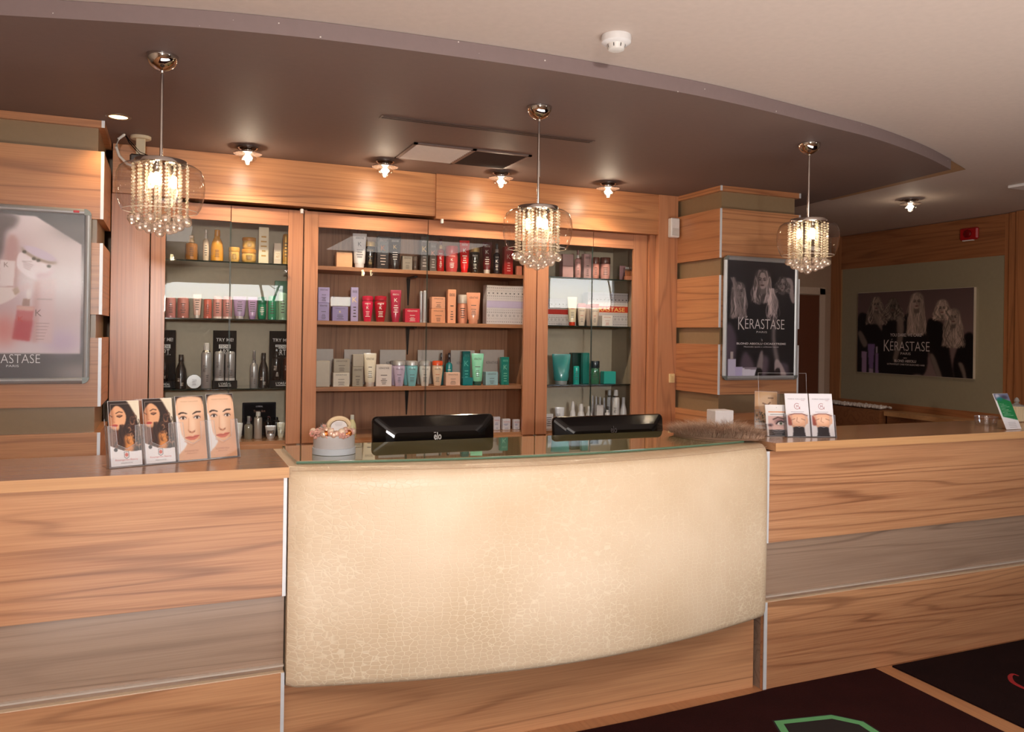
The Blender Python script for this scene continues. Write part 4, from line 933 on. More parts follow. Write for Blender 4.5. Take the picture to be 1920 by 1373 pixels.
prod('tube', 859.5, 878.5, 451, 'T', (216, 26, 26), 'bright red tube with white K, top shelf', style='K')
prod('bottle', 879.5, 897.5, 464, 'T', (58, 52, 44), 'dark glass bottle with gold cap between two red tubes', cap=(206, 176, 120), capfin='metal', fin='clear', style='K0')
prod('tube', 902, 920.5, 454, 'T', (96, 24, 28), 'dark wine red tube with silver cap, top shelf', cap=(214, 206, 200), capfin='metal', style='K')
prod('spray', 923.5, 936, 457, 'T', (40, 32, 40), 'slim black spray bottle with silver collar', cap=(206, 206, 208), capfin='metal', acc=(30, 26, 30), style='K')
prod('box', 940, 960.5, 462, 'T', (166, 34, 34), 'deep red carton beside the slim black spray', style='K', inkc=(224, 170, 160))
prod('box', 965, 977.5, 499, 'T', (222, 140, 118), 'tiny copper pink carton at the shelf end', fin='metal', style='none')
# second shelf
LIL = (158, 148, 196)
zb = ZS['M']+.0005; hb = float(at(606, 568, 1, 5.045)[2])-zb
prod('box', 594, 617, 568, 'M', LIL, 'lilac carton under another lilac carton, second shelf', style='K0')
prod('box', 594, 617.5, 539, zb+hb+.001, (170, 158, 206), 'lilac carton on top of another, beside the upright', style='K0')
prod('box', 620, 652.5, 575, 'M', (150, 140, 190), 'low wide violet carton with gold K on second shelf', style='K', acc=(230, 210, 160))
prod('box', 656, 671.5, 539, 'M', (166, 156, 200), 'tall narrow lilac carton next to red bottles', style='K', acc=(226, 200, 150))
prod('bottle', 678, 699.5, 555, 'M', (216, 36, 78), 'raspberry pink bottle beside the tall lilac carton', style='K', cap=(190, 24, 60))
prod('bottle', 701, 725, 555, 'M', (178, 14, 40), 'deep crimson bottle next to the raspberry one', style='K', cap=(170, 16, 44), fin='gloss')
prod('tube', 731, 752, 544, 'M', (176, 40, 72), 'crimson tube on second shelf of '+_b, style='K')
prod('box', 755, 787, 579, 'M', (196, 44, 70), 'low wide crimson carton behind the bracket', style='K0')
prod('cyl', 786, 792.5, 546, 'M', (176, 176, 180), 'slim silver bottle beside the low crimson carton', fin='metal', style='none', Y=5.07)
prod('cyl', 792.5, 799.5, 545, 'M', (186, 186, 190), 'slim silver bottle nearer the door seam', fin='metal', style='none')
hb = float(at(820, 579, 1, 5.045)[2])-zb
prod('box', 804, 835, 579, 'M', (226, 158, 122), 'peach carton under another peach carton', style='K0')
prod('box', 804.5, 834.5, 557, zb+hb+.001, (232, 168, 136), 'peach carton stacked on another peach carton', style='K0')
prod('box', 836.5, 854.5, 543, 'M', (236, 168, 134), 'tall shiny peach carton on second shelf', style='K0')
prod('jar', 857, 876.5, 553, 'M', (230, 160, 130), 'peach bottle with clear lid beside peach tube', cap=(206, 196, 186), style='lines', name='cosmetic_bottle', cat='bottle', Y=5.11)
prod('tube', 874, 900, 549, 'M', (232, 160, 128), 'large peach tube next to the patterned gift box', style='K0', Y=5.03)
def gift(xl, xr, yt, Y, band, label, text=None):
    z0 = ZS['M']+.0005; x0, x1 = X_(xl, Y+.08), X_(xr, Y); 
    x0 = max(2.28 if xl > 990 else 0, X_(xl, Y)*(Y+.07)/Y)
    W = x1-x0; H = float(at((xl+xr)/2, yt, 1, Y)[2])-z0; r = thing('gift_box', label, 'gift box', (x0+W/2, Y, z0))
    MB().rbox(-W/2, W/2, 0, .07, 0, H, .0015).build('carton', P((206, 200, 204), .5, name='gift_paper'), r)
    mb = MB(); y = -.0008; g = .0135
    def dia(x, z, s, m=0): mb.add([(x-s, y, z), (x, y, z-s), (x+s, y, z), (x, y, z+s)], [(0, 1, 2, 3)], m)
    def heart(x, z, s): mb.add([(x, y, z-s), (x+s, y, z+.2*s), (x+s*.8, y, z+.8*s), (x+.4*s, y, z+.9*s), (x, y, z+.5*s), (x-.4*s, y, z+.9*s), (x-.8*s, y, z+.8*s), (x-s, y, z+.2*s)], [tuple(range(8))])
    def flake(x, z, s):
        for a in range(4):
            for q in (-1, 1):
                c, w = math.cos(a*PI/2), math.sin(a*PI/2); dx, dz = s*.62*c-q*.3*s*w, s*.62*w+q*.3*s*c; dia(x+dx, z+dz, s*.26)
    nx = int(W/g)
    for zf in (.06, .14, .30, .36, .66, .72, .86, .93):
        for i in range(nx): dia(-W/2+(i+.5)*W/nx, H*zf, g*(.16 if zf in (.14, .36, .66, .86) else .26))
    n2 = max(3, int(W/(g*2.1)))
    for i in range(n2): heart(-W/2+(i+.5)*W/n2, H*.79, g*.42); flake(-W/2+(i+.5)*W/n2, H*.22, g*.58)
    mb.build('printed_pattern', P((78, 78, 88), .6, name='grey_print'), r)
    mb = MB(); mb.add([(-W/2+.001, -.0006, H*.42), (W/2-.001, -.0006, H*.42), (W/2-.001, -.0006, H*.60), (-W/2+.001, -.0006, H*.60)], [(0, 1, 2, 3)])
    mb.build('band', P(band, .5, name='band_colour'), r)
    if text:
        mb = MB(); put_text(mb, text, 0, H*.45, w=W*.84, h=H*.12, y=-.0014, thin=.006)
        for zf in (.405, .615):
            for i in range(nx): mb.add([(-W/2+(i+.3)*W/nx, -.0014, H*zf), (-W/2+(i+.8)*W/nx, -.0014, H*zf), (-W/2+(i+.55)*W/nx, -.0014, H*(zf+.02))], [(0, 1, 2)])
        mb.build('lettering', P((248, 214, 130), .5, name='yellow_print'), r)
    else:
        mb = MB(); k = int(W/.006)
        for i in range(k): mb.add([(-W/2+(i+.2)*W/k, -.0014, H*.44), (-W/2+(i+.7)*W/k, -.0014, H*.44), (-W/2+(i+.7)*W/k, -.0014, H*.58), (-W/2+(i+.2)*W/k, -.0014, H*.58)], [(0, 1, 2, 3)])
        mb.build('band_print', P([min(255, c+16) for c in band], .5, name='band_tick'), r)
    return r
gift(905, 983, 535.5, 5.04, (186, 174, 206), 'large gift box patterned with hearts and snowflakes, lilac band')
# third shelf: white cards behind, silver cartons, tapered bottles, teal boxes
for i, (a, b, yt) in enumerate(((592, 626, 654.5), (646, 696, 655.5), (713, 762, 656), (784, 831.5, 656.5), (846, 891, 657), (901, 946, 656))):
    prod('card', a, b, yt, 'B', (214, 204, 196), ['white card behind the silver cartons by the upright', 'white card behind the cream tube', 'white card behind the lilac and aqua bottles', 'white card behind the orange capped bottle', 'white card behind the tall teal carton', 'white card behind the mint tube and pale blue carton'][i], style='card', Y=5.24, inkc=(120, 112, 110), fin='matt')
zb = ZS['B']+.0005
SL = (176, 166, 152)
prod('box', 592, 620, 677, 'B', SL, 'large shiny silver carton by the upright, third shelf', fin='metal', style='none')
hb = float(at(640, 699, 1, 5.045)[2])-zb
prod('box', 623, 657, 699, 'B', (206, 196, 182), 'small silver carton beneath another silver carton', fin='metal', style='K0')
prod('box', 624, 657, 673.5, zb+hb+.001, (166, 156, 142), 'small silver carton stacked on another', fin='metal', style='K0')
hb = float(at(671, 688, 1, 5.045)[2])-zb
prod('box', 660, 682.5, 688, 'B', (160, 150, 136), 'silver carton beneath a narrower one beside the cream tube', fin='metal', style='K0')
prod('box', 660.5, 683, 665, zb+hb+.001, (172, 162, 148), 'silver carton topmost beside the cream tube', fin='metal', style='none')
prod('tube', 683, 707, 662.5, 'B', (224, 212, 190), 'cream tube with silver cap, third shelf', cap=(206, 200, 196), capfin='metal', style='K0')
prod('box', 703, 736, 684, 'B', (218, 206, 200), 'square white carton in front of the lilac bottle', style='K0', fin='matt', Y=5.03)
CAPS = (178, 176, 176)
prod('bottle', 733, 748, 676, 'B', (196, 178, 206), 'lilac bottle half hidden behind the front lilac bottle', cap=CAPS, capfin='metal', style='none', Y=5.13)
prod('bottle', 738, 761.5, 676, 'B', (204, 186, 212), 'lilac tapered bottle with silver cap, third shelf', cap=CAPS, capfin='metal', style='K0')
prod('bottle', 757, 770, 676, 'B', (120, 186, 196), 'aqua bottle peeking between the lilac and aqua bottles', cap=CAPS, capfin='metal', style='none', Y=5.13)
prod('bottle', 762.5, 785, 676.5, 'B', (132, 198, 206), 'aqua tapered bottle with silver cap', cap=CAPS, capfin='metal', style='K0')
prod('bottle', 787, 809, 676.5, 'B', (226, 222, 216), 'white tapered bottle with silver cap, third shelf', cap=CAPS, capfin='metal', style='K0')
prod('bottle', 811, 832, 676.5, 'B', (238, 206, 176), 'pale peach tapered bottle with orange cap', cap=(226, 82, 36), style='K0', acc=(206, 90, 50))
prod('spray', 823.5, 833, 662, 'B', (20, 110, 120), 'teal spray bottle partly behind the orange capped bottle', cap=(40, 30, 40), style='none', Y=5.12)
prod('spray', 837, 849.5, 662, 'B', (16, 124, 130), 'teal spray bottle behind the low peach carton', cap=(40, 30, 40), style='lines', Y=5.11)
prod('box', 833, 864.5, 699, 'B', (232, 190, 168), 'low peach carton in front of teal spray bottle', style='K0', Y=5.03)
prod('box', 866, 883, 659, 'B', (20, 116, 116), 'tall teal carton behind a small teal carton', style='K', inkc=(80, 180, 170), Y=5.09)
prod('box', 866, 888.5, 708.5, 'B', (16, 122, 128), 'small low teal carton in front of tall teal carton', style='none', Y=5.03)
prod('tube', 885, 908, 663, 'B', (132, 214, 176), 'mint green tube with dark foot cap, third shelf', cap=(40, 90, 80), style='K0')
prod('box', 907, 935.5, 697.7, 'B', (160, 198, 206), 'low pale blue carton beside the mint tube', style='K0', Y=5.03)
prod('box', 938, 956, 670, 'B', (22, 134, 122), 'green teal carton standing alone at the shelf end', style='K', inkc=(120, 206, 180))
# lowest shelf of the timber cabinet
prod('neck', 655, 671, 778, 'F', (226, 218, 170), 'pale yellow bottle with pointed cap behind the flower box', cap=(226, 226, 216), style='lines', Y=5.0)
prod('pump', 642, 653, 784, 'F', (212, 214, 222), 'pale pump bottle nearer the flower box', cap=(220, 222, 226), style='none', Y=5.08)
prod('box', 926, 941, 782, 'F', (214, 212, 222), 'white carton half hidden by the monitor', style='GEH', inkc=(70, 80, 150), acc=(200, 30, 40))
prod('box', 942, 960, 786, 'F', (222, 220, 228), 'white carton with red lettering, between two alike', style='GEH', inkc=(70, 80, 150), acc=(200, 30, 40))
prod('box', 963, 978, 787, 'F', (222, 220, 228), 'white carton with red lettering, last beside the upright', style='GEH', inkc=(70, 80, 150), acc=(200, 30, 40))
# --- narrow cabinet, top shelf
RO = (186, 142, 140); zt = ZS['T']+.0005; hb = float(at(1062, 499, 1, 5.045)[2])-zt
prod('box', 1047, 1074, 499, 'T', RO, 'dusky rose carton beneath another, top shelf of '+_c, style='none')
prod('box', 1047, 1074, 476.6, zt+hb+.001, (176, 132, 130), 'dusky rose carton stacked on another rose carton', style='none')
prod('spray', 1076, 1088, 468.6, 'T', (206, 156, 154), 'rose spray bottle with silver collar', cap=(220, 214, 210), capfin='metal', acc=(150, 110, 104), style='K0')
prod('box', 1088.5, 1107.5, 476, 'T', (192, 150, 150), 'tall dusky rose carton beside the rose spray', style='K0')
prod('jar', 1107.5, 1122.5, 483, 'T', (214, 150, 138), 'rose bottle with brown lid at the door seam', cap=(112, 66, 54), style='lines', name='cosmetic_bottle', cat='bottle')
prod('jar', 1123, 1143, 483.4, 'T', (206, 152, 146), 'wider rose tub with brown lid', cap=(104, 60, 50), style='lines')
prod('card', 1160, 1190, 499, 'T', (226, 172, 176), 'pink card standing behind the ampoules', style='none', Y=5.16)
r = thing('ampoule_rack', 'small rack of amber ampoules at the top shelf end', 'rack', (X_(1180.5, 5.05)-.012, 5.05, zt)); MB().rbox(-.032, .032, -.012, .012, 0, .03, .002).build('tray', P((200, 130, 100), .2, name='ampoule_tray', coat=.5), r)
for i in range(4): a = MB().lathe([(.006, .0), (.0065, .003), (.0065, .035), (.003, .045), (.003, .052)], 12, c=(-.024+i*.016, 0)).build('ampoule', P((196, 120, 76), .1, name='amber_glass', trans=.3), r); a.location = (0, 0, .028); MB().lathe([(.005, .052), (.005, .068), (.0005, .069)], 10, c=(-.024+i*.016, 0)).build('ampoule_cap', WHITE, a)
# second shelf
gift(1093, 1177, 549, 5.115, (206, 62, 34), 'gift box with orange red lettered band and snowflake pattern', 'KÉRASTASE')
gift(1001, 1080, 560, 5.16, (170, 36, 30), 'snowflake patterned gift box with dark red band beside the upright')
prod('tube', 1063.5, 1081.5, 557, 'M', (216, 206, 178), 'cream tube with red cap, second shelf', cap=(206, 62, 34), style='K0', acc=(180, 60, 40), Y=5.03)
prod('bottle', 1081.5, 1099, 569, 'M', (230, 216, 200), 'cream bottle with red cap beside the cream tube', cap=(186, 46, 40), style='K0', acc=(190, 50, 40), Y=5.03)
prod('bottle', 1097, 1111, 571, 'M', (206, 186, 172), 'cream bottle with red cap half hidden between two alike', cap=(166, 40, 36), style='none', Y=5.078)
prod('bottle', 1105.5, 1123.5, 570, 'M', (230, 216, 200), 'cream bottle with red cap at the door seam', cap=(190, 48, 42), style='K0', acc=(190, 50, 40), Y=5.03)
prod('box', 1122, 1148.5, 592, 'M', (230, 224, 218), 'small low white carton in front of the lettered gift box', style='K0', Y=5.03, inkc=(190, 90, 70))
# third shelf: teal group
prod('tube', 1036, 1071, 664, 'B', (56, 150, 150), 'big teal tube wrapped in shiny film beside the upright', cap=(180, 196, 200), capfin='metal', style='none', fin='gloss', Y=5.03)
prod('box', 1068, 1092, 662, 'B', (16, 66, 56), 'dark green carton behind the small bright teal bottle', style='none', Y=5.13)
prod('box', 1090, 1106.5, 662, 'B', (28, 128, 120), 'tall teal green carton beside the door seam', style='none', Y=5.07)
prod('cyl', 1076, 1088, 686.6, 'B', (26, 176, 168), 'small bright teal bottle before the dark green carton', style='lines', Y=5.02)
prod('jar', 1108, 1125.5, 677, 'B', (80, 170, 130), 'green bottle with dark cap, third shelf', cap=(26, 44, 54), style='lines', fin='clear', name='cosmetic_bottle', cat='bottle', Y=5.03)
prod('box', 1127, 1156.5, 697, 'B', (42, 178, 166), 'square turquoise carton at the end of third shelf', style='none', Y=5.03)
# lowest shelf: white styling bottles
WB = (220, 220, 224)
prod('card', 1024, 1040, 776, 'F', (226, 226, 228), 'small white price card beside the upright, lowest shelf', style='lines', Y=5.02)
prod('tube', 1043, 1061, 763.5, 'F', WB, 'white tube with black square mark', style='ART', inkc=(30, 28, 30), Y=5.04)
prod('dome', 1070, 1083, 752, 'F', WB, 'white bottle with long needle nozzle', style='ART', inkc=(30, 28, 30), Y=5.04)
prod('dome', 1084, 1100, 756.6, 'F', WB, 'white bottle with rounded dome cap', style='lines', Y=5.04)
prod('neck', 1100, 1114, 762, 'F', WB, 'low white bottle at the door seam, lowest shelf', style='none', Y=5.04)
prod('box', 1117, 1134, 760, 'F', (224, 222, 222), 'plain white carton among the white bottles', style='none', Y=5.05)
for i, (a, b, yt) in enumerate(((1110, 1117, 742), (1117, 1124, 743), (1124, 1131, 744), (1131.5, 1139, 746))):
    prod('neck', a, b, yt, 'F', (206, 204, 208), ['white bottle in the rear row, first from the door seam', 'white bottle in the rear row, second from the door seam', 'white bottle in the rear row, third from the door seam', 'white bottle in the rear row, beside the aerosol cans'][i], style='none', Y=5.20+.005*i, grp='rear row of white bottles')
prod('spray', 1136.5, 1146.5, 762, 'F', (216, 216, 220), 'small white spray bottle with dark trigger', style='none', acc=(60, 58, 60), Y=5.05)
prod('can', 1140, 1150, 731, 'F', (210, 212, 216), 'white aerosol can behind the front aerosol can', style='ART', inkc=(30, 28, 30), Y=5.17)
prod('can', 1149.5, 1164, 731, 'F', (226, 226, 228), 'tall white aerosol can with black square mark', style='ART', inkc=(30, 28, 30), Y=5.05)
prod('neck', 1164.5, 1178, 745, 'F', (216, 216, 220), 'white bottle with black mark, last on the lowest shelf', style='ART', inkc=(30, 28, 30), Y=5.06)
# ================================================================ posters
def snap_frame(label, x0, x1, z0, z1, y, cv, logo_fn, bw=.030, corners=(120, 124, 120)):
    W, H = x1-x0, z1-z0; r = thing('framed_poster', label, 'poster', ((x0+x1)/2, y, z0)); fr = MB(); c = .03
    def bar(a, b, vert):
        (ax, az), (bx, bz) = a, b
        for k in range(4):   # rounded aluminium section
            t0, t1 = k/4, (k+1)/4; h0 = -.004-.010*math.sin(PI*t0); h1 = -.004-.010*math.sin(PI*t1); w = bw
            if vert: s = 1 if ax < 0 else -1; p = [(ax+s*w*t0, h0, az), (ax+s*w*t0, h0, bz), (ax+s*w*t1, h1, bz), (ax+s*w*t1, h1, az)]
            else: s = 1 if az < H/2 else -1; p = [(ax, h0, az+s*w*t0), (bx, h0, az+s*w*t0), (bx, h1, az+s*w*t1), (ax, h1, az+s*w*t1)]
            f = (0, 1, 2, 3) if (vert and ax > 0) or (not vert and az < H/2) else (0, 3, 2, 1)
            fr.add(p, [f], 0, True)
    bar((-W/2, c), (-W/2, H-c), True); bar((W/2, c), (W/2, H-c), True); bar((-W/2+c, 0), (W/2-c, 0), False); bar((-W/2+c, H), (W/2-c, H), False)
    fr.box(-W/2+.001, W/2-.001, -.004, .006, c, H-c).box(-W/2+c, W/2-c, -.0045, .006, .001, H-.001)
    f = fr.build('frame', P((198, 202, 206), .3, .6, name='frame_aluminium'), r)
    for sx in (-1, 1):
        for sz in (0, 1):
            pts = [(0, 0)]+[(c*math.cos(a), c*math.sin(a)) for a in np.linspace(0, PI/2, 8)]; cx, cz = sx*(W/2-c), (c if sz == 0 else H-c); q = [(cx+sx*a, cz+(1 if sz else -1)*b) for a, b in pts]
            m = MB(); n = len(q); vs = [(a, -.0125, b) for a, b in q]+[(a, .006, b) for a, b in q]; fs = [tuple(range(n))]+[(i, (i+1) % n, n+(i+1) % n, n+i) for i in range(n)]
            if (sx > 0) == (sz > 0): fs = [g[::-1] for g in fs]
            fs = [tuple(reversed(g)) for g in fs]; m.add(vs, fs); m.build('corner_cap', P(corners, .4, .3, name='corner_grey'), f)
    cv.build(W-2*bw+.002, H-2*bw+.002, r, y=-.0052, z0=bw-.001)
    mb = MB(); mats = logo_fn(mb, W-2*bw, H-2*bw, bw, -.0062); mb.build('lettering', mats, r)
    MB().add([(-W/2+bw, -.0072, bw), (W/2-bw, -.0072, bw), (W/2-bw, -.0072, H-bw), (-W/2+bw, -.0072, H-bw)], [(0, 1, 2, 3)]).build('cover_sheet', FILM, r); return r
FILM = sheet_glass('poster_film', (1, 1, 1), .035, .12)
# --- pink cosmetics poster
w, h = 230, 310; k = lambda x, y: ((x+106)/264*w, (y-399)/310*h)
cv = Canvas(w, h, (74, 72, 76)); cv.grad((70, 66, 70), (96, 92, 94), 0, .3)
cv.poly([k(-110, 402), k(65, 407), k(152, 456), k(152, 663), k(-110, 663)], (232, 218, 224), 1, 1., False)
cv.ell(*k(60, 560), 90, 60, (186, 140, 146), .55, 30); cv.ell(*k(30, 500), 60, 50, (190, 152, 158), .6, 22); cv.ell(*k(100, 520), 60, 70, (240, 232, 236), .8, 26)
cv.ell(*k(8, 620), 20, 26, (222, 130, 122), .8, 12); cv.ell(*k(118, 640), 26, 20, (206, 182, 214), .7, 12)
cv.poly([k(-110, 400), k(-20, 400), k(30, 408), k(26, 428), k(10, 440), k(4, 480), k(-20, 500), k(-110, 500)], (96, 84, 84), .85, 4)
cv.poly([k(-90, 470), k(-35, 480), k(-40, 600), k(-95, 600)], (214, 186, 190), .9, 2)
cv.poly([k(12, 452), k(32, 456), k(30, 542), k(8, 540)], (196, 152, 150), .8, 3); cv.poly([k(0, 490), k(28, 492), k(25, 538), k(0, 540)], (238, 224, 226), .95, 1, False)
cv.poly([k(-20, 545), k(26, 541), k(31, 556), k(-4, 575), k(-24, 572)], (240, 226, 224), .9, 1)
cv.poly([k(22, 545), k(54, 530), k(57, 540), k(30, 556)], (222, 196, 200), .95, 1, False); cv.poly([k(23, 544), k(33, 539), k(37, 549), k(28, 555)], (190, 160, 140), .9, .7, False)
cv.poly([k(30, 498), k(36, 476), k(66, 480), k(98, 502), k(93, 518), k(74, 526), k(52, 520), k(36, 508)], (246, 232, 238), 1, 1); cv.poly([k(66, 521), k(74, 525), k(93, 517), k(98, 503), k(86, 512), k(70, 512)], (206, 170, 182), .6, 3)
cv.ell(*k(71, 480), 31, 9, (176, 152, 140), .95, 1, .42); cv.ell(*k(73, 476), 29, 8, (222, 206, 226), 1, 1, .42)
for px, py in ((44, 474), (62, 486), (70, 489), (90, 499)): cv.ell(*k(px, py), 3.4, 3, (96, 84, 74), .9, .6)
for i in range(4): cv.line([k(43, 493+i*3.2), k(60-i*2, 498+i*3.2)], (150, 120, 126), .6, .7)
cv.poly([k(67, 524), k(104, 524), k(98, 644), k(60, 640)], (228, 200, 204), .85, 3, False); cv.poly([k(62, 530), k(74, 528), k(70, 642), k(60, 642)], (206, 158, 158), .7, 3, False)
cv.poly([k(33, 574), k(64, 576), k(56, 640), k(24, 636)], (206, 112, 116), .95, 1, False); cv.poly([k(31, 600), k(62, 602), k(56, 639), k(25, 635)], (196, 76, 84), .85, 3, False); cv.poly([k(33, 574), k(64, 576), k(63, 584), k(32, 582)], (226, 186, 176), .9, 1.5, False)
cv.poly([k(43, 560), k(56, 560), k(55, 575), k(41, 574)], (178, 140, 130), 1, .7, False); cv.ell(*k(53, 552), 4, 9, (240, 226, 226), 1, 1)
for i in range(6): cv.line([k(68, 606+i*6), k(92-i*2, 606+i*6)], (160, 124, 126), .5, .6)
cv.ell(*k(150, 700), 34, 16, (176, 164, 160), .8, 14); cv.ell(*k(140, 430), 30, 14, (128, 124, 126), .7, 12)
cv.poly([k(-110, 663), k(152, 663), k(152, 663.5), k(-110, 663.5)], (200, 190, 192), .6, .5, False)
def lf(mb, W, H, b, y):
    f = lambda px: (px+106)/264*W-W/2; g = lambda py: b+H-(py-399)/310*H
    logo(mb, f(21), g(682), W*.425, y); put_text(mb, 'PARIS', f(26), g(689), w=W*.088, h=.0105, y=y); cvK = [(73, 594, .034), (12, 504, .024)]
    for a, c, s in cvK: put_text(mb, 'K', f(a), g(c), h=s, y=y, m=1, thin=-.008)
    put_text(mb, 'K', f(40), g(605), h=.028, y=y, m=2); put_text(mb, 'KÉRASTASE', f(84), g(563), w=.062, h=.007, y=y, m=1); put_text(mb, 'KÉRASTASE', f(50), g(493), w=.040, h=.006, y=y, m=1)
    return [P((236, 234, 236), .5, name='white_ink'), P((142, 112, 108), .5, name='mauve_ink'), P((206, 70, 60), .5, name='red_ink')]
Y_ = 4.332
r = snap_frame('aluminium framed poster of pink cosmetic jars and bottles on the wide pillar', -.980, -.350, 1.337, 2.166, Y_, cv, lf)
MB().rbox(.314-.075, .314-.050, -.0155, -.0130, .829-.021, .829-.010, .001).build('red_badge', P((176, 26, 40), .4, name='badge_red'), r)
# --- black poster with three women
w, h = 150, 238; cv = Canvas(w, h, (34, 29, 33)); cv.grad((52, 46, 50), (26, 22, 26), 0, .5)
k = lambda x, y: ((x-115)/(745-115)*w, (y-100)/(1290-100)*h)
G = lambda v: (v, v*.90, v*.90)
cv.poly([k(115, 760), k(190, 850), k(200, 1000), k(160, 1290), k(115, 1290)], (104, 88, 104), .8, 3); cv.poly([k(260, 1060), k(300, 1050), k(370, 1200), k(240, 1200)], (112, 94, 108), .8, 3); cv.poly([k(450, 1080), k(500, 1120), k(480, 1290), k(430, 1290)], (116, 98, 112), .8, 3); cv.poly([k(600, 1150), k(680, 1170), k(690, 1290), k(600, 1290)], (112, 94, 108), .7, 3)
def H3(px, py, s, tone, hairc, hl, long, side, seed, **q): x, y = k(px, py); head(cv, x, y, s, G(tone), G(hairc), G(hl), long, side, seed, shade=(26, 20, 22), lips=(84, 62, 62), **q)
H3(212, 420, 10.5, 150, 96, 206, 5.0, -1, 3, spread=1.2, turn=.2); H3(620, 330, 9.5, 132, 60, 150, 1.6, 1, 5, wave=2.2)
H3(432, 295, 12.5, 178, 84, 222, 3.6, 1, 8, spread=1.3, turn=-.05)
cv.strands(k(520, 380), k(530, 670), 40, [G(206), G(170), G(120), G(230)], (8, 26), 3.2, .9, .55, 21)
cv.strands(k(160, 280), k(250, 670), 26, [G(120), G(90), G(150)], (10, 16), 1.5, .7, .6, 22)
cv.poly([k(700, 260), k(655, 255), k(665, 290), k(695, 340), k(690, 440), k(720, 520), k(740, 500), k(730, 400), k(720, 300)], G(158), .9, 1)
cv.poly([k(540, 700), k(565, 700), k(560, 900), k(600, 1130), k(560, 1130), k(530, 900)], G(150), .8, 2.4)
cv.poly([k(560, 1130), k(600, 1130), k(670, 1280), k(620, 1285), k(600, 1200), k(590, 1285), k(555, 1230)], G(190), .9, 1.2); cv.poly([k(420, 1040), k(445, 1040), k(445, 1180), k(430, 1240), k(400, 1200), k(385, 1210)], G(160), .85, 1.4)
cv.ell(*k(415, 1250), 6, 9, (24, 18, 20), .9, 1); cv.ell(*k(585, 1250), 6, 9, (24, 18, 20), .8, 1)
cv.poly([k(125, 1115), k(196, 1115), k(200, 1290), k(125, 1290)], (206, 200, 226), 1, .6, False); cv.poly([k(147, 1040), k(172, 1040), k(172, 1115), k(147, 1115)], (190, 176, 176), 1, .6, False)
cv.poly([k(190, 1195), k(262, 1195), k(262, 1290), k(195, 1290)], (196, 186, 224), 1, .6, False); cv.poly([k(255, 1200), k(388, 1205), k(370, 1290), k(258, 1290)], (226, 222, 238), 1, .6, False); cv.poly([k(275, 1197), k(385, 1200), k(385, 1222), k(275, 1218)], (150, 136, 150), 1, .6, False)
def lf(mb, W, H, b, y):
    f = lambda px: (px-115)/630*W-W/2; g = lambda py: b+H-(py-100)/1190*H
    logo(mb, f(430), g(803), W*.69, y); put_text(mb, 'PARIS', f(432), g(845), w=W*.155, h=.0135, y=y, thin=-.01); put_text(mb, 'BLOND ABSOLU CICAEXTREME', f(432), g(967), w=W*.735, h=.0135, y=y, thin=.012)
    put_text(mb, 'Maximális ápolás a szőkített hajnak', f(432), g(996), w=W*.52, h=.008, y=y); put_text(mb, 'Ig', f(436), g(924), h=.011, y=y, thin=-.01)
    return [P((226, 216, 214), .5, name='white_ink')]
snap_frame('aluminium framed black poster of three women on the boarded pillar', 3.333, 3.951, 1.321, 2.140, Y_, cv, lf)
# --- wide poster of five women on the olive panel
w, h = 230, 158; cv = Canvas(w, h, (104, 84, 82)); cv.grad((92, 72, 70), (122, 98, 94), 0, 1)
k = lambda x, y: ((x-55)/(1620-55)*w, (y-130-(x-55)*-.04)/(1240-130)*h)
D = (16, 12, 14)
for pts in ([(55, 480), (230, 440), (420, 640), (440, 1240), (55, 1240)], [(420, 640), (520, 480), (650, 520), (720, 900), (720, 1250), (420, 1240)], [(730, 480), (900, 420), (1040, 520), (1060, 1000), (1000, 1190), (880, 1190), (720, 1240)], [(1050, 500), (1180, 480), (1300, 600), (1340, 900), (1400, 1290), (1250, 1280), (1090, 930)], [(1500, 660), (1620, 680), (1620, 1290), (1440, 1290), (1380, 1000)]): cv.poly([k(*p_) for p_ in pts], D, .97, 1.4)
T5 = lambda v: (v, v*.86, v*.78)
def H5(px, py, s, tone, hairc, hl, long, side, seed, **q): x, y = k(px, py); head(cv, x, y, s, T5(tone), T5(hairc), T5(hl), long, side, seed, shade=(24, 16, 16), lips=(104, 58, 54), **q)
H5(335, 290, 8.6, 142, 104, 196, 4.2, -1, 31, spread=2.0, wave=2.); H5(575, 310, 8.4, 96, 84, 160, 3.0, -1, 32, spread=1.9, wave=3.5, strand=60)
H5(905, 250, 9.2, 166, 140, 214, 6.4, -1, 33, spread=1.5, wave=1.6); H5(1375, 440, 8.4, 150, 126, 204, 6.0, 1, 35, spread=1.5, wave=2.4); H5(1235, 330, 8.4, 172, 150, 220, 2.2, 1, 34, spread=1.3, wave=1.6)
for pts in ([(640, 460), (720, 460), (730, 700), (640, 1040), (590, 1000), (640, 760)], [(1090, 940), (1150, 940), (1280, 1285), (1220, 1270)], [(150, 880), (60, 700), (110, 660), (210, 820)], [(900, 1190), (990, 1190), (980, 1270), (890, 1270)], [(1440, 1000), (1500, 1010), (1540, 1180), (1480, 1285), (1440, 1270), (1500, 1170)], [(290, 420), (350, 410), (430, 640), (340, 540)]): cv.poly([k(*p_) for p_ in pts], T5(128), .85, 1.2)
cv.poly([k(120, 940), k(205, 940), k(200, 1230), k(130, 1230)], (150, 120, 148), 1, .8, False); cv.poly([k(212, 830), k(325, 825), k(300, 1170), k(235, 1165)], (120, 92, 132), 1, .8, False); cv.poly([k(235, 1165), k(305, 1170), k(305, 1235), k(232, 1232)], (160, 136, 156), 1, .8, False); cv.poly([k(330, 950), k(380, 950), k(382, 1235), k(330, 1235)], (128, 100, 136), 1, .8, False); cv.poly([k(340, 860), k(362, 860), k(364, 950), k(340, 950)], (170, 150, 160), 1, .8, False)
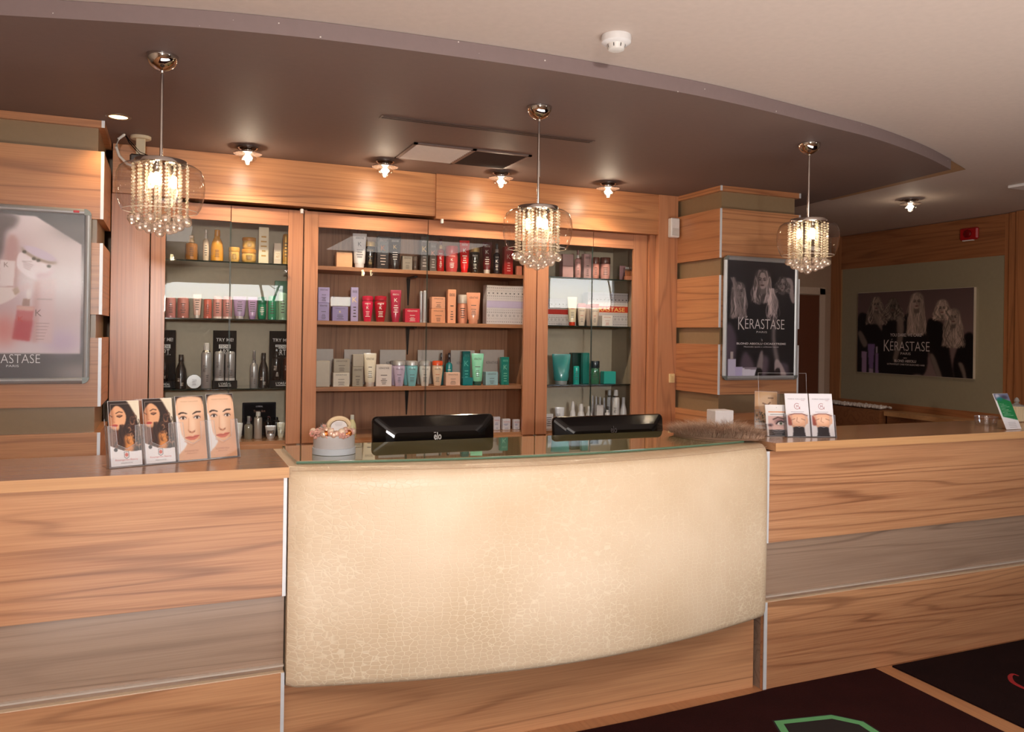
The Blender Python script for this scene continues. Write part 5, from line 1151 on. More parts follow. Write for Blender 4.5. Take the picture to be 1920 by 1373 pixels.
y0, y1 = 6.075, 4.810; z0, z1 = 1.278, 2.064
r = thing('wall_poster', 'wide dark poster of five women mounted on the olive glass panel', 'poster', (XR-.022, (y0+y1)/2, z0)); r.rotation_euler = (0, 0, -PI/2)
W, H = y0-y1, z1-z0
MB().box(-W/2, W/2, .0, .026, 0, H).build('mounting_board', P((206, 190, 170), .5, name='poster_edge'), r)
cv.build(W-.006, H-.006, r, y=-.001, z0=.003)
mb = MB(); f = lambda px: (px-55)/1565*W-W/2; g = lambda px, py: H-(py-130+(px-55)*.04*.3)/1110*H
put_text(mb, 'YOU DARE, WE CARE', f(765), H*.455, w=W*.275, h=.030, y=-.003, thin=.01); logo(mb, f(775), H*.285, W*.40, -.003); put_text(mb, 'PARIS', f(770), H*.238, w=W*.088, h=.024, y=-.003)
put_text(mb, 'NEW', f(765), H*.192, w=W*.032, h=.012, y=-.003); put_text(mb, 'BLOND ABSOLU', f(765), H*.150, w=W*.19, h=.024, y=-.003, thin=.015); put_text(mb, 'ULTRAVIOLET CARE FOR BLEACHED HAIR', f(770), H*.113, w=W*.33, h=.016, y=-.003)
mb.build('lettering', [P((212, 196, 190), .5, name='white_ink')], r)

# ================================================================ brochures and their holders
def lean(o, a):
    sn, cs = math.sin(-a), math.cos(a)
    for v in o.data.vertices: v.co.y += v.co.z*sn; v.co.z *= cs
def brochure(parent_loc, rz, a, W, H, cvs, label, txt=None, th=.004, paper=(238, 236, 236)):
    r = thing('brochure', label, 'brochure', parent_loc, rz); q = MB().box(-W/2, W/2, .0, th, 0, H).build('paper_stack', P(paper, .5, name='paper'), r); lean(q, -a)
    o = cvs.build(W-.001, H-.001, r, y=-.0006, z0=.0005); lean(o, -a)
    if txt:
        mb = MB(); m = txt(mb, W, H, -.0012); l = mb.build('lettering', m, r); lean(l, -a)
    return r
# dark haired woman
def cv_curly():
    w, h = 84, 176; cv = Canvas(w, h, (226, 212, 186)); cv.poly([(-5, -5), (40, -5), (62, 20), (80, 70), (84, 120), (84, 140), (-5, 140)], (44, 24, 18), 1, 1.5)
    cv.poly([(4, 20), (24, 8), (42, 18), (47, 42), (40, 66), (20, 80), (4, 70), (0, 50)], (222, 164, 122), 1, 1.2); cv.poly([(0, 20), (10, 16), (14, 50), (6, 76), (-4, 70)], (150, 90, 60), .7, 3)
    cv.poly([(-4, -4), (30, -4), (46, 16), (50, 46), (40, 24), (22, 12), (6, 26), (-4, 44)], (38, 20, 16), 1, 1.2)
    cv.line([(20, 33), (28, 29), (37, 31)], (60, 34, 24), 1.4, .9); cv.ell(29, 40, 7, 3, (120, 70, 50), .8, 1); cv.line([(22, 41), (29, 44), (36, 40)], (30, 16, 14), 1.2, .95); cv.line([(4, 38), (9, 42)], (30, 16, 14), 1.2, .8)
    cv.line([(12, 40), (10, 54), (15, 57)], (176, 112, 80), 1.3, .8); cv.ell(15, 66, 8, 3.4, (186, 70, 66), .95, .8); cv.line([(8, 66), (22, 65)], (110, 36, 34), .7, .9)
    cv.poly([(40, 96), (60, 92), (66, 118), (56, 142), (34, 146), (40, 120)], (214, 136, 70), .95, 3); cv.poly([(0, 84), (26, 82), (34, 140), (0, 140)], (110, 62, 40), .9, 4)
    r_ = random.Random(12)
    for i in range(46):   # loose ringlets
        x0 = 50+r_.random()*30; y0 = 26+r_.random()*84+(x0-40)*.5; R1 = 4+r_.random()*7; t0 = r_.random()*6; c = ((100, 60, 42), (56, 30, 22), (170, 122, 92), (28, 16, 12), (74, 42, 30))[i % 5]
        if y0 < 134: cv.line([(x0+R1*math.cos(t0+t)*.8, y0+R1*math.sin(t0+t)*1.1) for t in np.linspace(0, 3.6, 9)], c, 1.5, .75)
    cv.strands((34, 66), (24, 136), 10, [(60, 34, 24), (36, 20, 16)], (12, 22), 6, 1.5, .7, 60, 2.5)
    cv.poly([(46, 100), (60, 96), (62, 118), (52, 134), (44, 128), (52, 112)], (226, 150, 84), .85, 2.5)
    cv.poly([(-2, 118), (10, 124), (34, 134), (60, 138), (86, 136), (86, 178), (-2, 178)], (238, 234, 234), 1, .6, False); cv.ell(14, 131, 5, 5, (40, 34, 36), .95, .6)
    cv.line([(36, 138), (36, 152), (42, 156), (48, 152), (48, 138), (36, 138)], (60, 50, 54), .8, .8); cv.ell(42, 146, 4.4, 5, (206, 84, 66), .95, .8); cv.line([(6, 8), (6, 170), (78, 170), (78, 8), (6, 8)], (236, 222, 206), .5, .5); return cv
def tx_ros(mb, W, H, y): put_text(mb, 'Rosengarten Beauty', 0, H*.082, w=W*.72, h=H*.030, y=y); put_text(mb, 'PREISLISTE', 0, H*.038, w=W*.36, h=H*.015, y=y, m=1); return [P((206, 120, 116), .5, name='rose_ink'), P((70, 66, 70), .5, name='grey_ink')]
def cv_face():
    w, h = 84, 176; cv = Canvas(w, h, (222, 170, 132)); cv.grad((226, 178, 142), (222, 164, 120), 0, 1); cv.poly([(-4, -4), (88, -4), (88, 50), (80, 12), (64, 2), (20, 2), (4, 10), (-4, 40)], (40, 26, 22), 1, 1.6)
    cv.poly([(4, 14), (20, 4), (62, 4), (78, 18), (80, 60), (76, 100), (58, 128), (40, 134), (24, 124), (8, 100), (2, 60)], (236, 190, 156), 1, 1.5)
    cv.poly([(-2, 60), (6, 60), (12, 104), (26, 130), (10, 150), (-2, 150)], (238, 236, 236), .95, 1.5); cv.poly([(60, 120), (76, 100), (84, 80), (84, 136), (70, 140)], (206, 146, 108), .6, 4)
    cv.ell(40, 40, 26, 18, (246, 212, 182), .6, 10); cv.ell(46, 84, 7, 20, (248, 216, 188), .7, 4); cv.poly([(66, 50), (80, 60), (76, 104), (62, 124), (62, 90)], (206, 150, 116), .45, 5)
    for ex, q in ((19, -1), (61, 1)):
        cv.poly([(ex-12, 48+q), (ex-2, 43), (ex+12, 45-q*2), (ex+12, 48-q*2), (ex, 47), (ex-12, 51)], (52, 34, 28), .95, .8); cv.ell(ex, 59, 11, 5.5, (176, 120, 92), .7, 1.6); cv.ell(ex, 60, 8.6, 3.6, (240, 230, 224), 1, .6); cv.ell(ex+.6, 60, 3.7, 3.9, (66, 44, 34), 1, .5); cv.line([(ex-9, 60), (ex-3, 56), (ex+4, 56), (ex+9.5, 60)], (34, 22, 20), 1., .95)
    cv.line([(36, 62), (34, 84), (33, 94)], (206, 150, 116), 1.6, .6); cv.poly([(32, 92), (40, 98), (50, 96), (54, 92), (50, 101), (42, 103), (34, 100)], (190, 126, 96), .85, 1); cv.ell(38, 99, 2, 1.2, (120, 66, 50), .8, .6); cv.ell(50, 98, 2, 1.2, (120, 66, 50), .8, .6)
    cv.poly([(22, 114), (36, 110), (44, 112), (50, 109), (64, 110), (52, 120), (42, 122), (32, 120)], (214, 122, 104), 1, .8); cv.line([(22, 114), (42, 114.5), (64, 110)], (140, 66, 58), .7, .9); cv.poly([(30, 134), (60, 130), (76, 138), (86, 178), (16, 178), (18, 150)], (222, 160, 118), .8, 3); cv.line([(20, 124), (40, 136), (62, 126)], (190, 124, 90), 1.8, .5)
    cv.line([(5, 6), (5, 170), (79, 170), (79, 6), (5, 6)], (206, 150, 116), .45, .5); return cv
def tx_face(a, b_):
    def f(mb, W, H, y): put_text(mb, 'MARIA GALLAND', 0, H*.905, w=W*.62, h=H*.02, y=y); put_text(mb, a, -.004, H*.125, w=W*.50, h=H*.030, y=y, m=1); put_text(mb, b_, -.004, H*.092, w=W*.36, h=H*.020, y=y, m=1); return [P((190, 150, 120), .5, name='tan_ink'), P((176, 96, 66), .5, name='brown_ink')]
    return f
def holder(loc, rz, a, n, pw, H, label, fh=.62, depth=.034):
    """clear acrylic rack of n pockets, leaning back by angle a"""
    r = thing('brochure_holder', label, 'brochure holder', loc, rz); W = n*pw+.006; parts = []
    o = MB().box(-W/2, W/2, depth-.003, depth, 0, H).build('back_sheet', ACRYL, r); parts.append(o)
    for i in range(n):
        x0 = -W/2+.003+i*pw; x1 = x0+pw; f = MB(); h1 = H*fh
        pts = [(x0, 0), (x1, 0), (x1, h1), (x1-pw*.22, h1*.99), (x1-pw*.24, h1*.55), (x0+pw*.5, h1*.44), (x0+pw*.24, h1*.55), (x0+pw*.22, h1*.99), (x0, h1)]
        f.poly(pts, 0.); o = f.build('pocket_front', ACRYL, r); parts.append(o)
        s = MB().tube([(p_[0], 0, p_[1]) for p_ in pts[2:9]], .0007, 4); o = s.build('pocket_rim', P((206, 204, 210), .1, name='acrylic_rim', coat=1.), r); parts.append(o)
    dv = MB()
    for i in range(n+1): x = -W/2+.003+i*pw; dv.box(x-.0012, x+.0012, 0, depth, 0, H*fh)
    dv.box(-W/2, W/2, 0, depth, 0, .0025); parts.append(dv.build('divider', P((190, 186, 190), .15, name='acrylic_edge', trans=.6, coat=.8), r))
    for o in parts: lean(o, -a)
    MB().add([(-W/2, .0, 0.0005), (W/2, .0, 0.0005), (W/2, depth+.055, 0.0005), (-W/2, depth+.055, 0.0005), (-W/2, depth*math.cos(a)+math.sin(a)*H*.4, H*.4*math.cos(a)), (W/2, depth*math.cos(a)+math.sin(a)*H*.4, H*.4*math.cos(a))], [(0, 3, 2, 1), (3, 4, 5, 2)]).build('foot', ACRYL, r); return r
zc = 1.1262; b0 = Vector((-.182, 3.044, zc)); b1 = Vector((.253, 3.193, zc)); mid = (b0+b1)/2; ang = math.atan2(b1.y-b0.y, b1.x-b0.x); Lh = (b1-b0).length; a_ = math.radians(14)
holder(mid, ang, a_, 4, (Lh-.006)/4, .232, 'clear acrylic rack holding four face brochures')
pw = (Lh-.006)/4; ux = (b1-b0).normalized(); un = Vector((-ux.y, ux.x, 0)); c1, c2 = cv_curly(), cv_face()
for i, (cvs, tx, lb) in enumerate(((c1, tx_ros, 'brochure with dark curly haired woman, first in the acrylic rack'), (c1, tx_ros, 'brochure with dark curly haired woman, beside the plain face brochure'), (c2, tx_face('KOSMETIK', 'PREISLISTE'), 'brochure with close-up face and German title, third in the rack'), (c2, tx_face('KOZMETIKA', 'ÁRLISTA'), 'brochure with close-up face, last in the rack by the desk'))):
    p_ = b0+ux*(.003+pw*(i+.5))+un*.010+Vector((0, 0, .0032)); brochure(p_, ang, a_, pw-.012, .226+.004*i, cvs, lb, tx)
# price list leaflets on the far counter
def cv_gm():
    w, h = 56, 136; cv = Canvas(w, h, (236, 232, 236)); cv.poly([(4, 64), (52, 64), (52, 136), (4, 136)], (226, 216, 210), 1, .5, False)
    cv.poly([(6, 70), (18, 66), (40, 66), (50, 74), (50, 96), (40, 108), (16, 108), (6, 96)], (234, 180, 146), 1, 1.2); cv.line([(8, 68), (20, 64), (38, 64), (50, 70)], (120, 50, 44), 1.4, .9); cv.ell(28, 84, 12, 10, (246, 206, 178), .8, 4)
    cv.line([(26, 76), (24, 88), (30, 92)], (176, 110, 84), 1., .7); cv.line([(12, 84), (20, 80)], (120, 66, 50), 1, .7); cv.line([(36, 80), (44, 84)], (120, 66, 50), 1, .7); cv.poly([(14, 108), (42, 108), (44, 136), (12, 136)], (46, 40, 44), 1, 1.2); cv.poly([(4, 96), (14, 108), (12, 136), (4, 136)], (240, 236, 236), 1, 1); cv.poly([(52, 96), (42, 108), (44, 136), (52, 136)], (240, 236, 236), 1, 1); cv.poly([(4, 70), (10, 80), (12, 100), (4, 98)], (150, 60, 50), .8, 1.2); return cv
def tx_gm(mb, W, H, y):
    put_text(mb, 'MARIA GALLAND', 0, H*.86, w=W*.76, h=H*.026, y=y); put_text(mb, 'PARIS', W*.26, H*.83, w=W*.14, h=H*.013, y=y, m=1); cz, R0 = H*.70, W*.13; ring = [(R0*math.cos(t), R0*math.sin(t)) for t in np.linspace(math.radians(50), math.radians(330), 22)]
    for (x1, z1), (x2, z2) in zip(ring[:-1], ring[1:]): mb.add([(x1, y, cz+z1), (x1*.87, y, cz+z1*.87), (x2*.87, y, cz+z2*.87), (x2, y, cz+z2)], [(0, 1, 2, 3)], 1)
    put_text(mb, 'M', .001, cz-R0*.42, h=R0*.85, y=y, m=1); mb.box(R0*.80, R0*.94, y-.0001, y+.0001, cz-R0*.95, cz-R0*.1, 1); lines_(mb, 0, H*.555, H*.58, W*.6, 1, y); return [P((150, 140, 150), .5, name='lilac_ink'), P((160, 60, 66), .5, name='wine_ink')]
def cv_eye():
    w, h = 50, 78; cv = Canvas(w, h, (238, 234, 232)); cv.poly([(5, 28), (46, 28), (46, 62), (5, 62)], (222, 186, 178), 1, .5, False); cv.ell(31, 42, 12, 8, (120, 80, 84), .8, 3); cv.ell(31, 46, 8, 4, (236, 226, 224), 1, .8); cv.ell(32, 46, 3.6, 3.8, (120, 130, 110), 1, .6); cv.ell(32, 46, 1.6, 1.8, (20, 16, 18), 1, .4)
    cv.line([(22, 47), (26, 42), (33, 40), (41, 45)], (24, 16, 18), 1.5, .95); cv.line([(16, 36), (26, 31), (42, 35)], (70, 46, 40), 1.8, .9); cv.ell(9, 50, 5, 3.4, (90, 56, 60), .9, 1.4); cv.poly([(5, 62), (46, 62), (46, 77), (5, 77)], (44, 40, 44), 1, .4, False)
    for i in range(3): cv.line([(12+i*3, 65+i*4), (39-i*3, 65+i*4)], (200, 196, 196), .5, .7)
    return cv
def tx_eye(mb, W, H, y): lines_(mb, 0, H*.72, H*.82, W*.9, 1, y, m=0); lines_(mb, 0, H*.67, H*.71, W*.7, 1, y, m=1); put_text(mb, '*', 0, H*.88, h=H*.05, y=y, m=1); return [P((226, 150, 96), .5, name='orange_ink'), P((90, 84, 90), .5, name='grey_ink')]
def cv_beige():
    w, h = 50, 84; cv = Canvas(w, h, (206, 160, 116)); cv.ell(26, 20, 22, 22, (232, 190, 140), 1, 5); cv.poly([(12, 14), (40, 8), (48, 30), (36, 52), (20, 54), (10, 34)], (236, 200, 160), 1, 2); cv.line([(18, 26), (28, 30), (34, 24)], (110, 70, 50), 1.4, .9); cv.line([(30, 14), (40, 14)], (110, 70, 50), 1.2, .8); cv.ell(34, 38, 5, 2.6, (196, 110, 96), .9, 1)
    r_ = random.Random(2)
    for i in range(60): cv.ell(4+r_.random()*30, 46+r_.random()*24, 1.6, 1.6, ((90, 90, 60), (206, 196, 170), (60, 60, 46))[i % 3], .8, .6)
    cv.poly([(0, 70), (50, 70), (50, 84), (0, 84)], (238, 234, 230), 1, .5, False); cv.line([(4, 77), (40, 77)], (222, 140, 90), .8, .8); return cv
p = lambda x, y: Vector(tuple(float(q) for q in at(x, y, 2, zc)))
a2 = math.radians(12)
q1, q2 = p(1476, 820), p(1570, 820.5); ang = math.atan2(q2.y-q1.y, q2.x-q1.x); L_ = (q2-q1).length; ux = (q2-q1).normalized(); un = Vector((-ux.y, ux.x, 0))
holder((q1+q2)/2, ang, a2, 2, (L_-.006)/2, .215, 'clear acrylic rack with two price lists of reclining women', fh=.5)
gm = cv_gm()
for i in range(2): brochure(q1+ux*(.003+(L_-.006)/2*(i+.5))+un*.01+Vector((0, 0, .0032)), ang, a2, (L_-.006)/2-.006, .208, gm, ['white price list with round wine monogram, beside the eye brochure', 'white price list with round wine monogram, nearest the hall'][i], tx_gm)
q3 = p(1461, 818.5); r = brochure(q3+Vector((0, .006, .001)), ang, a2, .112, .152, cv_eye(), 'white leaflet with close-up of a made-up eye', tx_eye)
holder(q3+Vector((.0, .0, .0)), ang, a2, 1, .118, .15, 'small clear holder around the eye leaflet', fh=.4, depth=.014)
q4 = p(1438, 806); q4 = Vector((q4.x, q4.y, zc)); brochure(q4+Vector((0, .010, .0032)), ang-.35, a2, .112, .195, cv_beige(), 'beige leaflet with a tilted golden face, rearmost of the leaflets'); holder(q4, ang-.35, a2, 1, .120, .205, 'clear holder around the beige leaflet', fh=.5, depth=.026)
# tall empty clear sheet holder behind the price lists
q5 = p(1515, 800); r = thing('sheet_holder', 'tall empty clear acrylic sheet holder behind the price lists', 'sheet holder', (2.86, 3.22, zc), ang)
o = MB().add([(-.125, 0, 0), (.125, 0, 0), (.125, 0, .30), (-.125, 0, .30)], [(0, 1, 2, 3)]).build('clear_sheet', ACRYL, r); lean(o, -.1); o = MB().tube([(-.125, 0, .001), (-.125, 0, .30), (.125, 0, .30), (.125, 0, .001)], .0008, 5).build('sheet_edge', P((214, 210, 210), .1, name='acrylic_rim', coat=1.), r); lean(o, -.1); MB().box(-.125, .125, -.03, .05, 0, .002).build('foot', ACRYL, r)
# green leaflet, clear dish and fluted jar at the counter's end
def cv_green():
    w, h = 46, 112; cv = Canvas(w, h, (236, 234, 236)); cv.poly([(0, 0), (46, 0), (46, 30), (0, 20)], (120, 124, 146), 1, 1.5, False); cv.ell(30, 12, 10, 6, (60, 54, 70), .8, 2); cv.ell(10, 8, 6, 6, (206, 200, 210), .9, 2); cv.poly([(4, 18), (16, 12), (46, 26), (46, 84), (4, 72)], (36, 128, 74), 1, .8, False); cv.ell(14, 16, 8, 6, (40, 120, 140), .7, 2)
    for i in range(9): cv.line([(8, 32+i*4.5), (20+(i*7) % 20, 33+i*4.5)], (196, 226, 206), .55, .8)
    for i in range(4): cv.line([(12, 90+i*5), (34, 90+i*5)], (130, 130, 136), .5, .7)
    return cv
q6, q7 = p(1888, 806), p(1918, 805); W6 = (q7-q6).length; brochure((q6+q7)/2+Vector((0, .004, .001)), 0, math.radians(24), W6, .205, cv_green(), 'white and green leaflet leaning at the far end of the counter')
r = thing('leaflet_stand', 'clear stand behind the green leaflet', 'leaflet stand', (q6.x+W6*.5, q6.y+.012, zc)); o = MB().add([(-W6/2-.004, 0, 0), (W6/2+.004, 0, 0), (W6/2+.004, 0, .20), (-W6/2-.004, 0, .20)], [(0, 1, 2, 3)]).build('back_sheet', ACRYL, r); lean(o, -math.radians(24)); MB().box(-W6/2, W6/2, -.01, .06, 0, .0015).build('foot', ACRYL, r)
q8 = p(1858, 797); r = thing('glass_dish', 'clear empty dish on the counter beside the green leaflet', 'dish', (q8.x, q8.y+.03, zc)); MB().lathe([(.050, 0), (.056, .004), (.062, .045), (.058, .045), (.052, .006), (.001, .005)], 28, cap=False).build('bowl', sheet_glass('dish_glass', (.95, .94, .95), .16), r); MB().tube([(.061*math.cos(2*PI*i/28), .061*math.sin(2*PI*i/28), .045) for i in range(28)], .0014, 5, closed=True).build('rim', P((190, 176, 176), .1, name='dish_rim', coat=1.), r)
q9 = p(1921, 792); r = thing('fluted_jar', 'cream fluted jar with clear knob lid at the picture edge', 'jar', (q9.x, q9.y+.05, zc)); mb = MB(); mb.loft([(z, R0, R0) for z, R0 in ((0, .036), (.004, .042), (.09, .048), (.092, .044))], 20).build('jar_body', P((214, 196, 160), .35, name='cream_ceramic'), r)
fl = MB()
for i in range(20): a = 2*PI*i/20; fl.tube([(.041*math.cos(a), .041*math.sin(a), .004), (.0475*math.cos(a), .0475*math.sin(a), .090)], .0028, 5)
o = fl.build('flutes', P((224, 208, 174), .35, name='cream_ceramic2'), r); o['kind'] = 'stuff'
MB().lathe([(.046, .092), (.044, .098), (.02, .104), (.010, .112), (.016, .122), (.010, .138), (.001, .144)], 18).build('lid', P((226, 222, 216), .08, name='clear_lid', trans=.6, coat=1.), r)

# ================================================================ things on the leather desk
zg = 1.1308
r = thing('flower_box', 'round grey hat box filled with rose gold baubles on the glass top', 'decoration', (.592, 3.150, zg))
MB().lathe([(.079, 0), (.082, .001), (.082, .024), (.0795, .025)], 48).build('box_lid', P((188, 192, 198), .6, name='grey_lid'), r)
MB().lathe([(.0785, .022), (.0785, .074), (.076, .0745), (.075, .068), (.001, .066)], 48).build('box_side', P((186, 180, 178), .6, name='grey_card'), r)
rr = random.Random(8); cols = [((222, 170, 156), .35, .3), ((222, 170, 156), .35, .3), ((226, 186, 164), .3, .4), ((232, 206, 180), .6, 0), ((214, 122, 60), .2, .8), ((224, 196, 178), .3, .5)]
for i in range(42):
    a = rr.random()*2*PI; q = (.20+.80*rr.random()**.5)*.080; R0 = .007+rr.random()*.009
    if i < 22: a = PI+PI*(i+.5)/22; q = .066+rr.random()*.008; R0 = .009+rr.random()*.006
    c, ro, me_ = cols[rr.randrange(6)]; z = .070+R0*.5+(.018*(1-q/.085) if i >= 22 else 0)+rr.random()*.008
    b = MB()
    if c == (222, 170, 156):
        for j in range(14): t1 = rr.random()*2*PI; t2 = math.acos(1-2*rr.random()); b.ball((q*math.cos(a)+R0*math.sin(t2)*math.cos(t1), q*math.sin(a)+R0*math.sin(t2)*math.sin(t1), z+R0*math.cos(t2)), R0*.42, seg=6, rings=4)
    else: b.ball((q*math.cos(a), q*math.sin(a), z), R0, seg=12, rings=8)
    b.build('bauble' if c != (222, 170, 156) else 'berry_cluster', P(c, ro, me_, name='bauble_tone'), r)
b = MB()
for j in range(16): t1 = rr.random()*2*PI; b.ball((-.086+.008*math.cos(t1), -.018+.006*rr.random(), .080+.009*math.sin(t1)), .0042, seg=6, rings=4)
b.build('berry_cluster', P((232, 164, 150), .4, name='berry_pink'), r)
b = MB()
for j in range(60): a = rr.random()*2*PI; t = rr.random(); b.tube([(-.040, .01, .095), (-.040+.022*math.cos(a)*t, .01+.01*math.sin(a), .098+.018*math.sin(a)*t+.006*rr.random())], [.0016, .0006], 4)
o = b.build('dried_moss', P((160, 154, 152), .9, name='grey_moss'), r); o['kind'] = 'stuff'
b = MB(); o_ = [(.0155+.040*math.cos(t), .116+.030*math.sin(t)) for t in np.linspace(0, 2*PI, 40, endpoint=False)]
b.tube([(x, -.008, z-.010) for x, z in o_], .0085, 8, closed=True); n = len(o_); b.build('rosette_frame', P((222, 196, 158), .6, name='gold_plait'), r)
MB().add([(x*.78+.0034, -.012, (z-.116)*.74+.104) for x, z in o_], [tuple(range(n))]).build('oval_card', P((226, 218, 214), .5, name='oval_card'), r)
mb = MB(); [lines_(mb, .014, .106+.006*i, .109+.006*i, .036-.006*abs(i-1), 1, -.0128) for i in range(3)]; mb.build('card_print', P((140, 130, 136), .5, name='card_ink'), r)
b = MB()
for j in range(70): a = 2*PI*j/70; b.ball((.0155+.040*math.cos(a), -.015, .106+.030*math.sin(a)), .0031, seg=6, rings=4)
o = b.build('bead_trim', P((232, 208, 168), .4, .3, name='bead_gold'), r); o['kind'] = 'stuff'
# fur throw with white box
fr = thing('fur_mat', 'fluffy beige brown fur mat on the end of the desk glass', 'fur mat', (2.405, 3.14, zg))
base = [(-.175, .14), (-.16, .0), (-.10, -.10), (.0, -.155), (.085, -.185), (.125, -.12), (.135, .0), (.12, .12), (.04, .19), (-.08, .20)]
base = [(q[0]*1.07, q[1]*1.05) for q in resample(base+[base[0]], 4)[:-1]]
MB().prism([(x*.9, y*.9) for x, y in base], .0003, .012).build('hide', P((150, 118, 96), .95, name='hide'), fr)
rr = random.Random(77); hv, hf, hm = [], [], []
def inside(x, y):
    c = False
    for i in range(len(base)):
        x1, y1 = base[i]; x2, y2 = base[i-1]
        if (y1 > y) != (y2 > y) and x < (x2-x1)*(y-y1)/(y2-y1)+x1: c = not c
    return c
cnt = 0
while cnt < 11000:
    x, y = rr.uniform(-.19, .15), rr.uniform(-.2, .21)
    if not inside(x, y): continue
    cnt += 1; ed = math.hypot(x, y)/.2; a = math.atan2(y, x)+rr.gauss(0, .7)+.8*math.sin(x*30+y*17); l = .042+rr.random()*.045; dx, dy = math.cos(a), math.sin(a); up = max(.15, .95-.50*ed+rr.gauss(0, .2))
    px_, py_ = -dy*.0007, dx*.0007; o = len(hv); k1 = .5*l
    p1 = (x+dx*k1*.45, y+dy*k1*.45, .012+k1*up*.95); p2 = (x+dx*l*.95, y+dy*l*.95, max(.003, .012+l*up*.78))
    hv += [(x-px_, y-py_, .010), (x+px_, y+py_, .010), (p1[0]+px_*.8, p1[1]+py_*.8, p1[2]), (p1[0]-px_*.8, p1[1]-py_*.8, p1[2]), p2]; hf += [(o, o+1, o+2, o+3), (o+3, o+2, o+4)]; hm += [cnt % 3]*2
mb = MB(); mb.v = hv; mb.f = hf; mb.m = hm; mb.sm = [False]*len(hf); o = mb.build('fur', [P((196, 162, 138), .9, name='fur_a'), P((168, 136, 114), .9, name='fur_b'), P((220, 192, 168), .9, name='fur_c')], fr); o['kind'] = 'stuff'
r = thing('gift_carton', 'small plain white cube carton on the fur mat', 'box', (2.49, 3.215, zg+.022), -.12); MB().rbox(-.050, .050, 0, .085, 0, .092, .0025).build('carton', P((230, 224, 222), .5, name='white_card'), r); MB().box(-.048, .048, .002, .083, .0918, .0928).build('lid_flap', P((236, 230, 228), .5, name='white_card2'), r)
mb = MB(); lines_(mb, 0, .035, .05, .05, 2, -.0007); mb.build('label_print', P((214, 206, 206), .5, name='faint_ink'), r)

# ================================================================ monitors behind the desk
def monitor(x0, x1, ztop, Y, label, elo, tilt):
    W = x1-x0; H = W*.62; r = thing('monitor', label, 'monitor', ((x0+x1)/2, Y, ztop-H*math.cos(tilt)-.0)); M = []
    r.rotation_euler = (0, 0, 0)
    b = MB(); secs = [(0., W/2, H/2, 0), (.010, W/2, H/2, 0), (.018, W/2-.004, H/2-.004, 0), (.045, W/2-.055, H/2-.05, 0), (.055, W/2-.09, H/2-.075, 0)]
    vs = []; fs = []; rc = .022
    for k_, (d, hw_, hh, _) in enumerate(secs):
        for cx, cz, a0 in ((hw_-rc, hh-rc, 0), (-hw_+rc, hh-rc, 90), (-hw_+rc, -hh+rc, 180), (hw_-rc, -hh+rc, 270)):
            for j in range(4): a = math.radians(a0+30*j); vs.append((cx+rc*math.cos(a), -d, H/2+cz+rc*math.sin(a)))
    n = 16
    for k_ in range(len(secs)-1):
        for j in range(n): j2 = (j+1) % n; fs.append((k_*n+j, (k_+1)*n+j, (k_+1)*n+j2, k_*n+j2))
    b.add(vs, fs, 0, False); b.add(vs[-n:], [tuple(range(n))[::-1]]); o = b.build('rear_shell', BLACKG, r, .0015); M.append(o)
    q = MB().box(-W/2+.012, W/2-.012, .0, .002, .012, H-.012).build('screen', P((30, 34, 40), .15, name='screen_dark'), r); M.append(q)
    mb = MB(); zt = H*elo[1]; put_text(mb, 'elo', elo[0], zt, h=.034, w=.036, y=-.0562, thin=.02)
    if elo[2]: mb.box(elo[0]-.018, elo[0]-.007, -.0563, -.056, zt+.030, zt+.033)
    l = mb.build('logo', P((200, 196, 190) if elo[2] else (70, 62, 60), .4, name='logo_grey'), r); M.append(l)
    for o in M: o.rotation_euler = (-tilt, 0, 0)
    zb = ztop-H*math.cos(tilt); z0_ = .7755-zb
    MB().box(-.02, .02, -.085, -.055, z0_+.02, H*.45).build('stand_neck', BLACK, r); MB().rbox(-.12, .12, -.13, .07, z0_, z0_+.02, .006).build('stand_base', BLACK, r); return r
monitor(.848, 1.438, 1.219, 3.60, 'glossy black monitor seen from behind, nearer the flower box', (.0+.0, .70, True), .06)
monitor(1.762, 2.405, 1.192, 3.60, 'glossy black monitor seen from behind, nearer the fur mat', (.0, .78, False), .10)

# ================================================================ bare trees outside the shop windows
def tree(x, y, h, seed, label):
    r_ = random.Random(seed); t = thing('bare_tree', label, 'tree', (x, y, 0)); b = MB()
    def br(p, d, l, rad, dep):
        q = [p]; 
        for i in range(4): d = (d+Vector((r_.gauss(0, .10), r_.gauss(0, .10), r_.gauss(.03, .06)))).normalized(); q.append(q[-1]+d*l/4)
        b.tube(q, [rad*(1-.12*i) for i in range(5)], 5)
        if dep:
            for _ in range(3 if dep > 1 else 2): nd = (d+Vector((r_.gauss(0, .65), r_.gauss(0, .5), r_.gauss(.15, .35)))).normalized(); br(q[-1-r_.randrange(2)], nd, l*(.62+.2*r_.random()), rad*.6, dep-1)
    br(Vector((0, 0, 0)), Vector((0, 0, 1)), h*.34, .055, 5); b.build('trunk_and_branches', P((56, 44, 38), .9, name='bark'), t); return t
tree(-1.4, -8.2, 5.2, 3, 'bare winter tree outside, reflected in the grey backed cabinet doors'); tree(1.9, -9.0, 5.6, 9, 'bare winter tree outside, reflected near the cabinet upright'); tree(10.5, -8.5, 6.0, 14, 'bare winter tree outside, reflected in the narrow cabinet doors')
struct(MB().box(-12, 20, -22, -2.72, -.3, -.15).build('ground', P((120, 112, 104), .8, name='pavement')), 'pavement outside the shop windows')
SKY, LP, EXPO = 16., 1., 0.
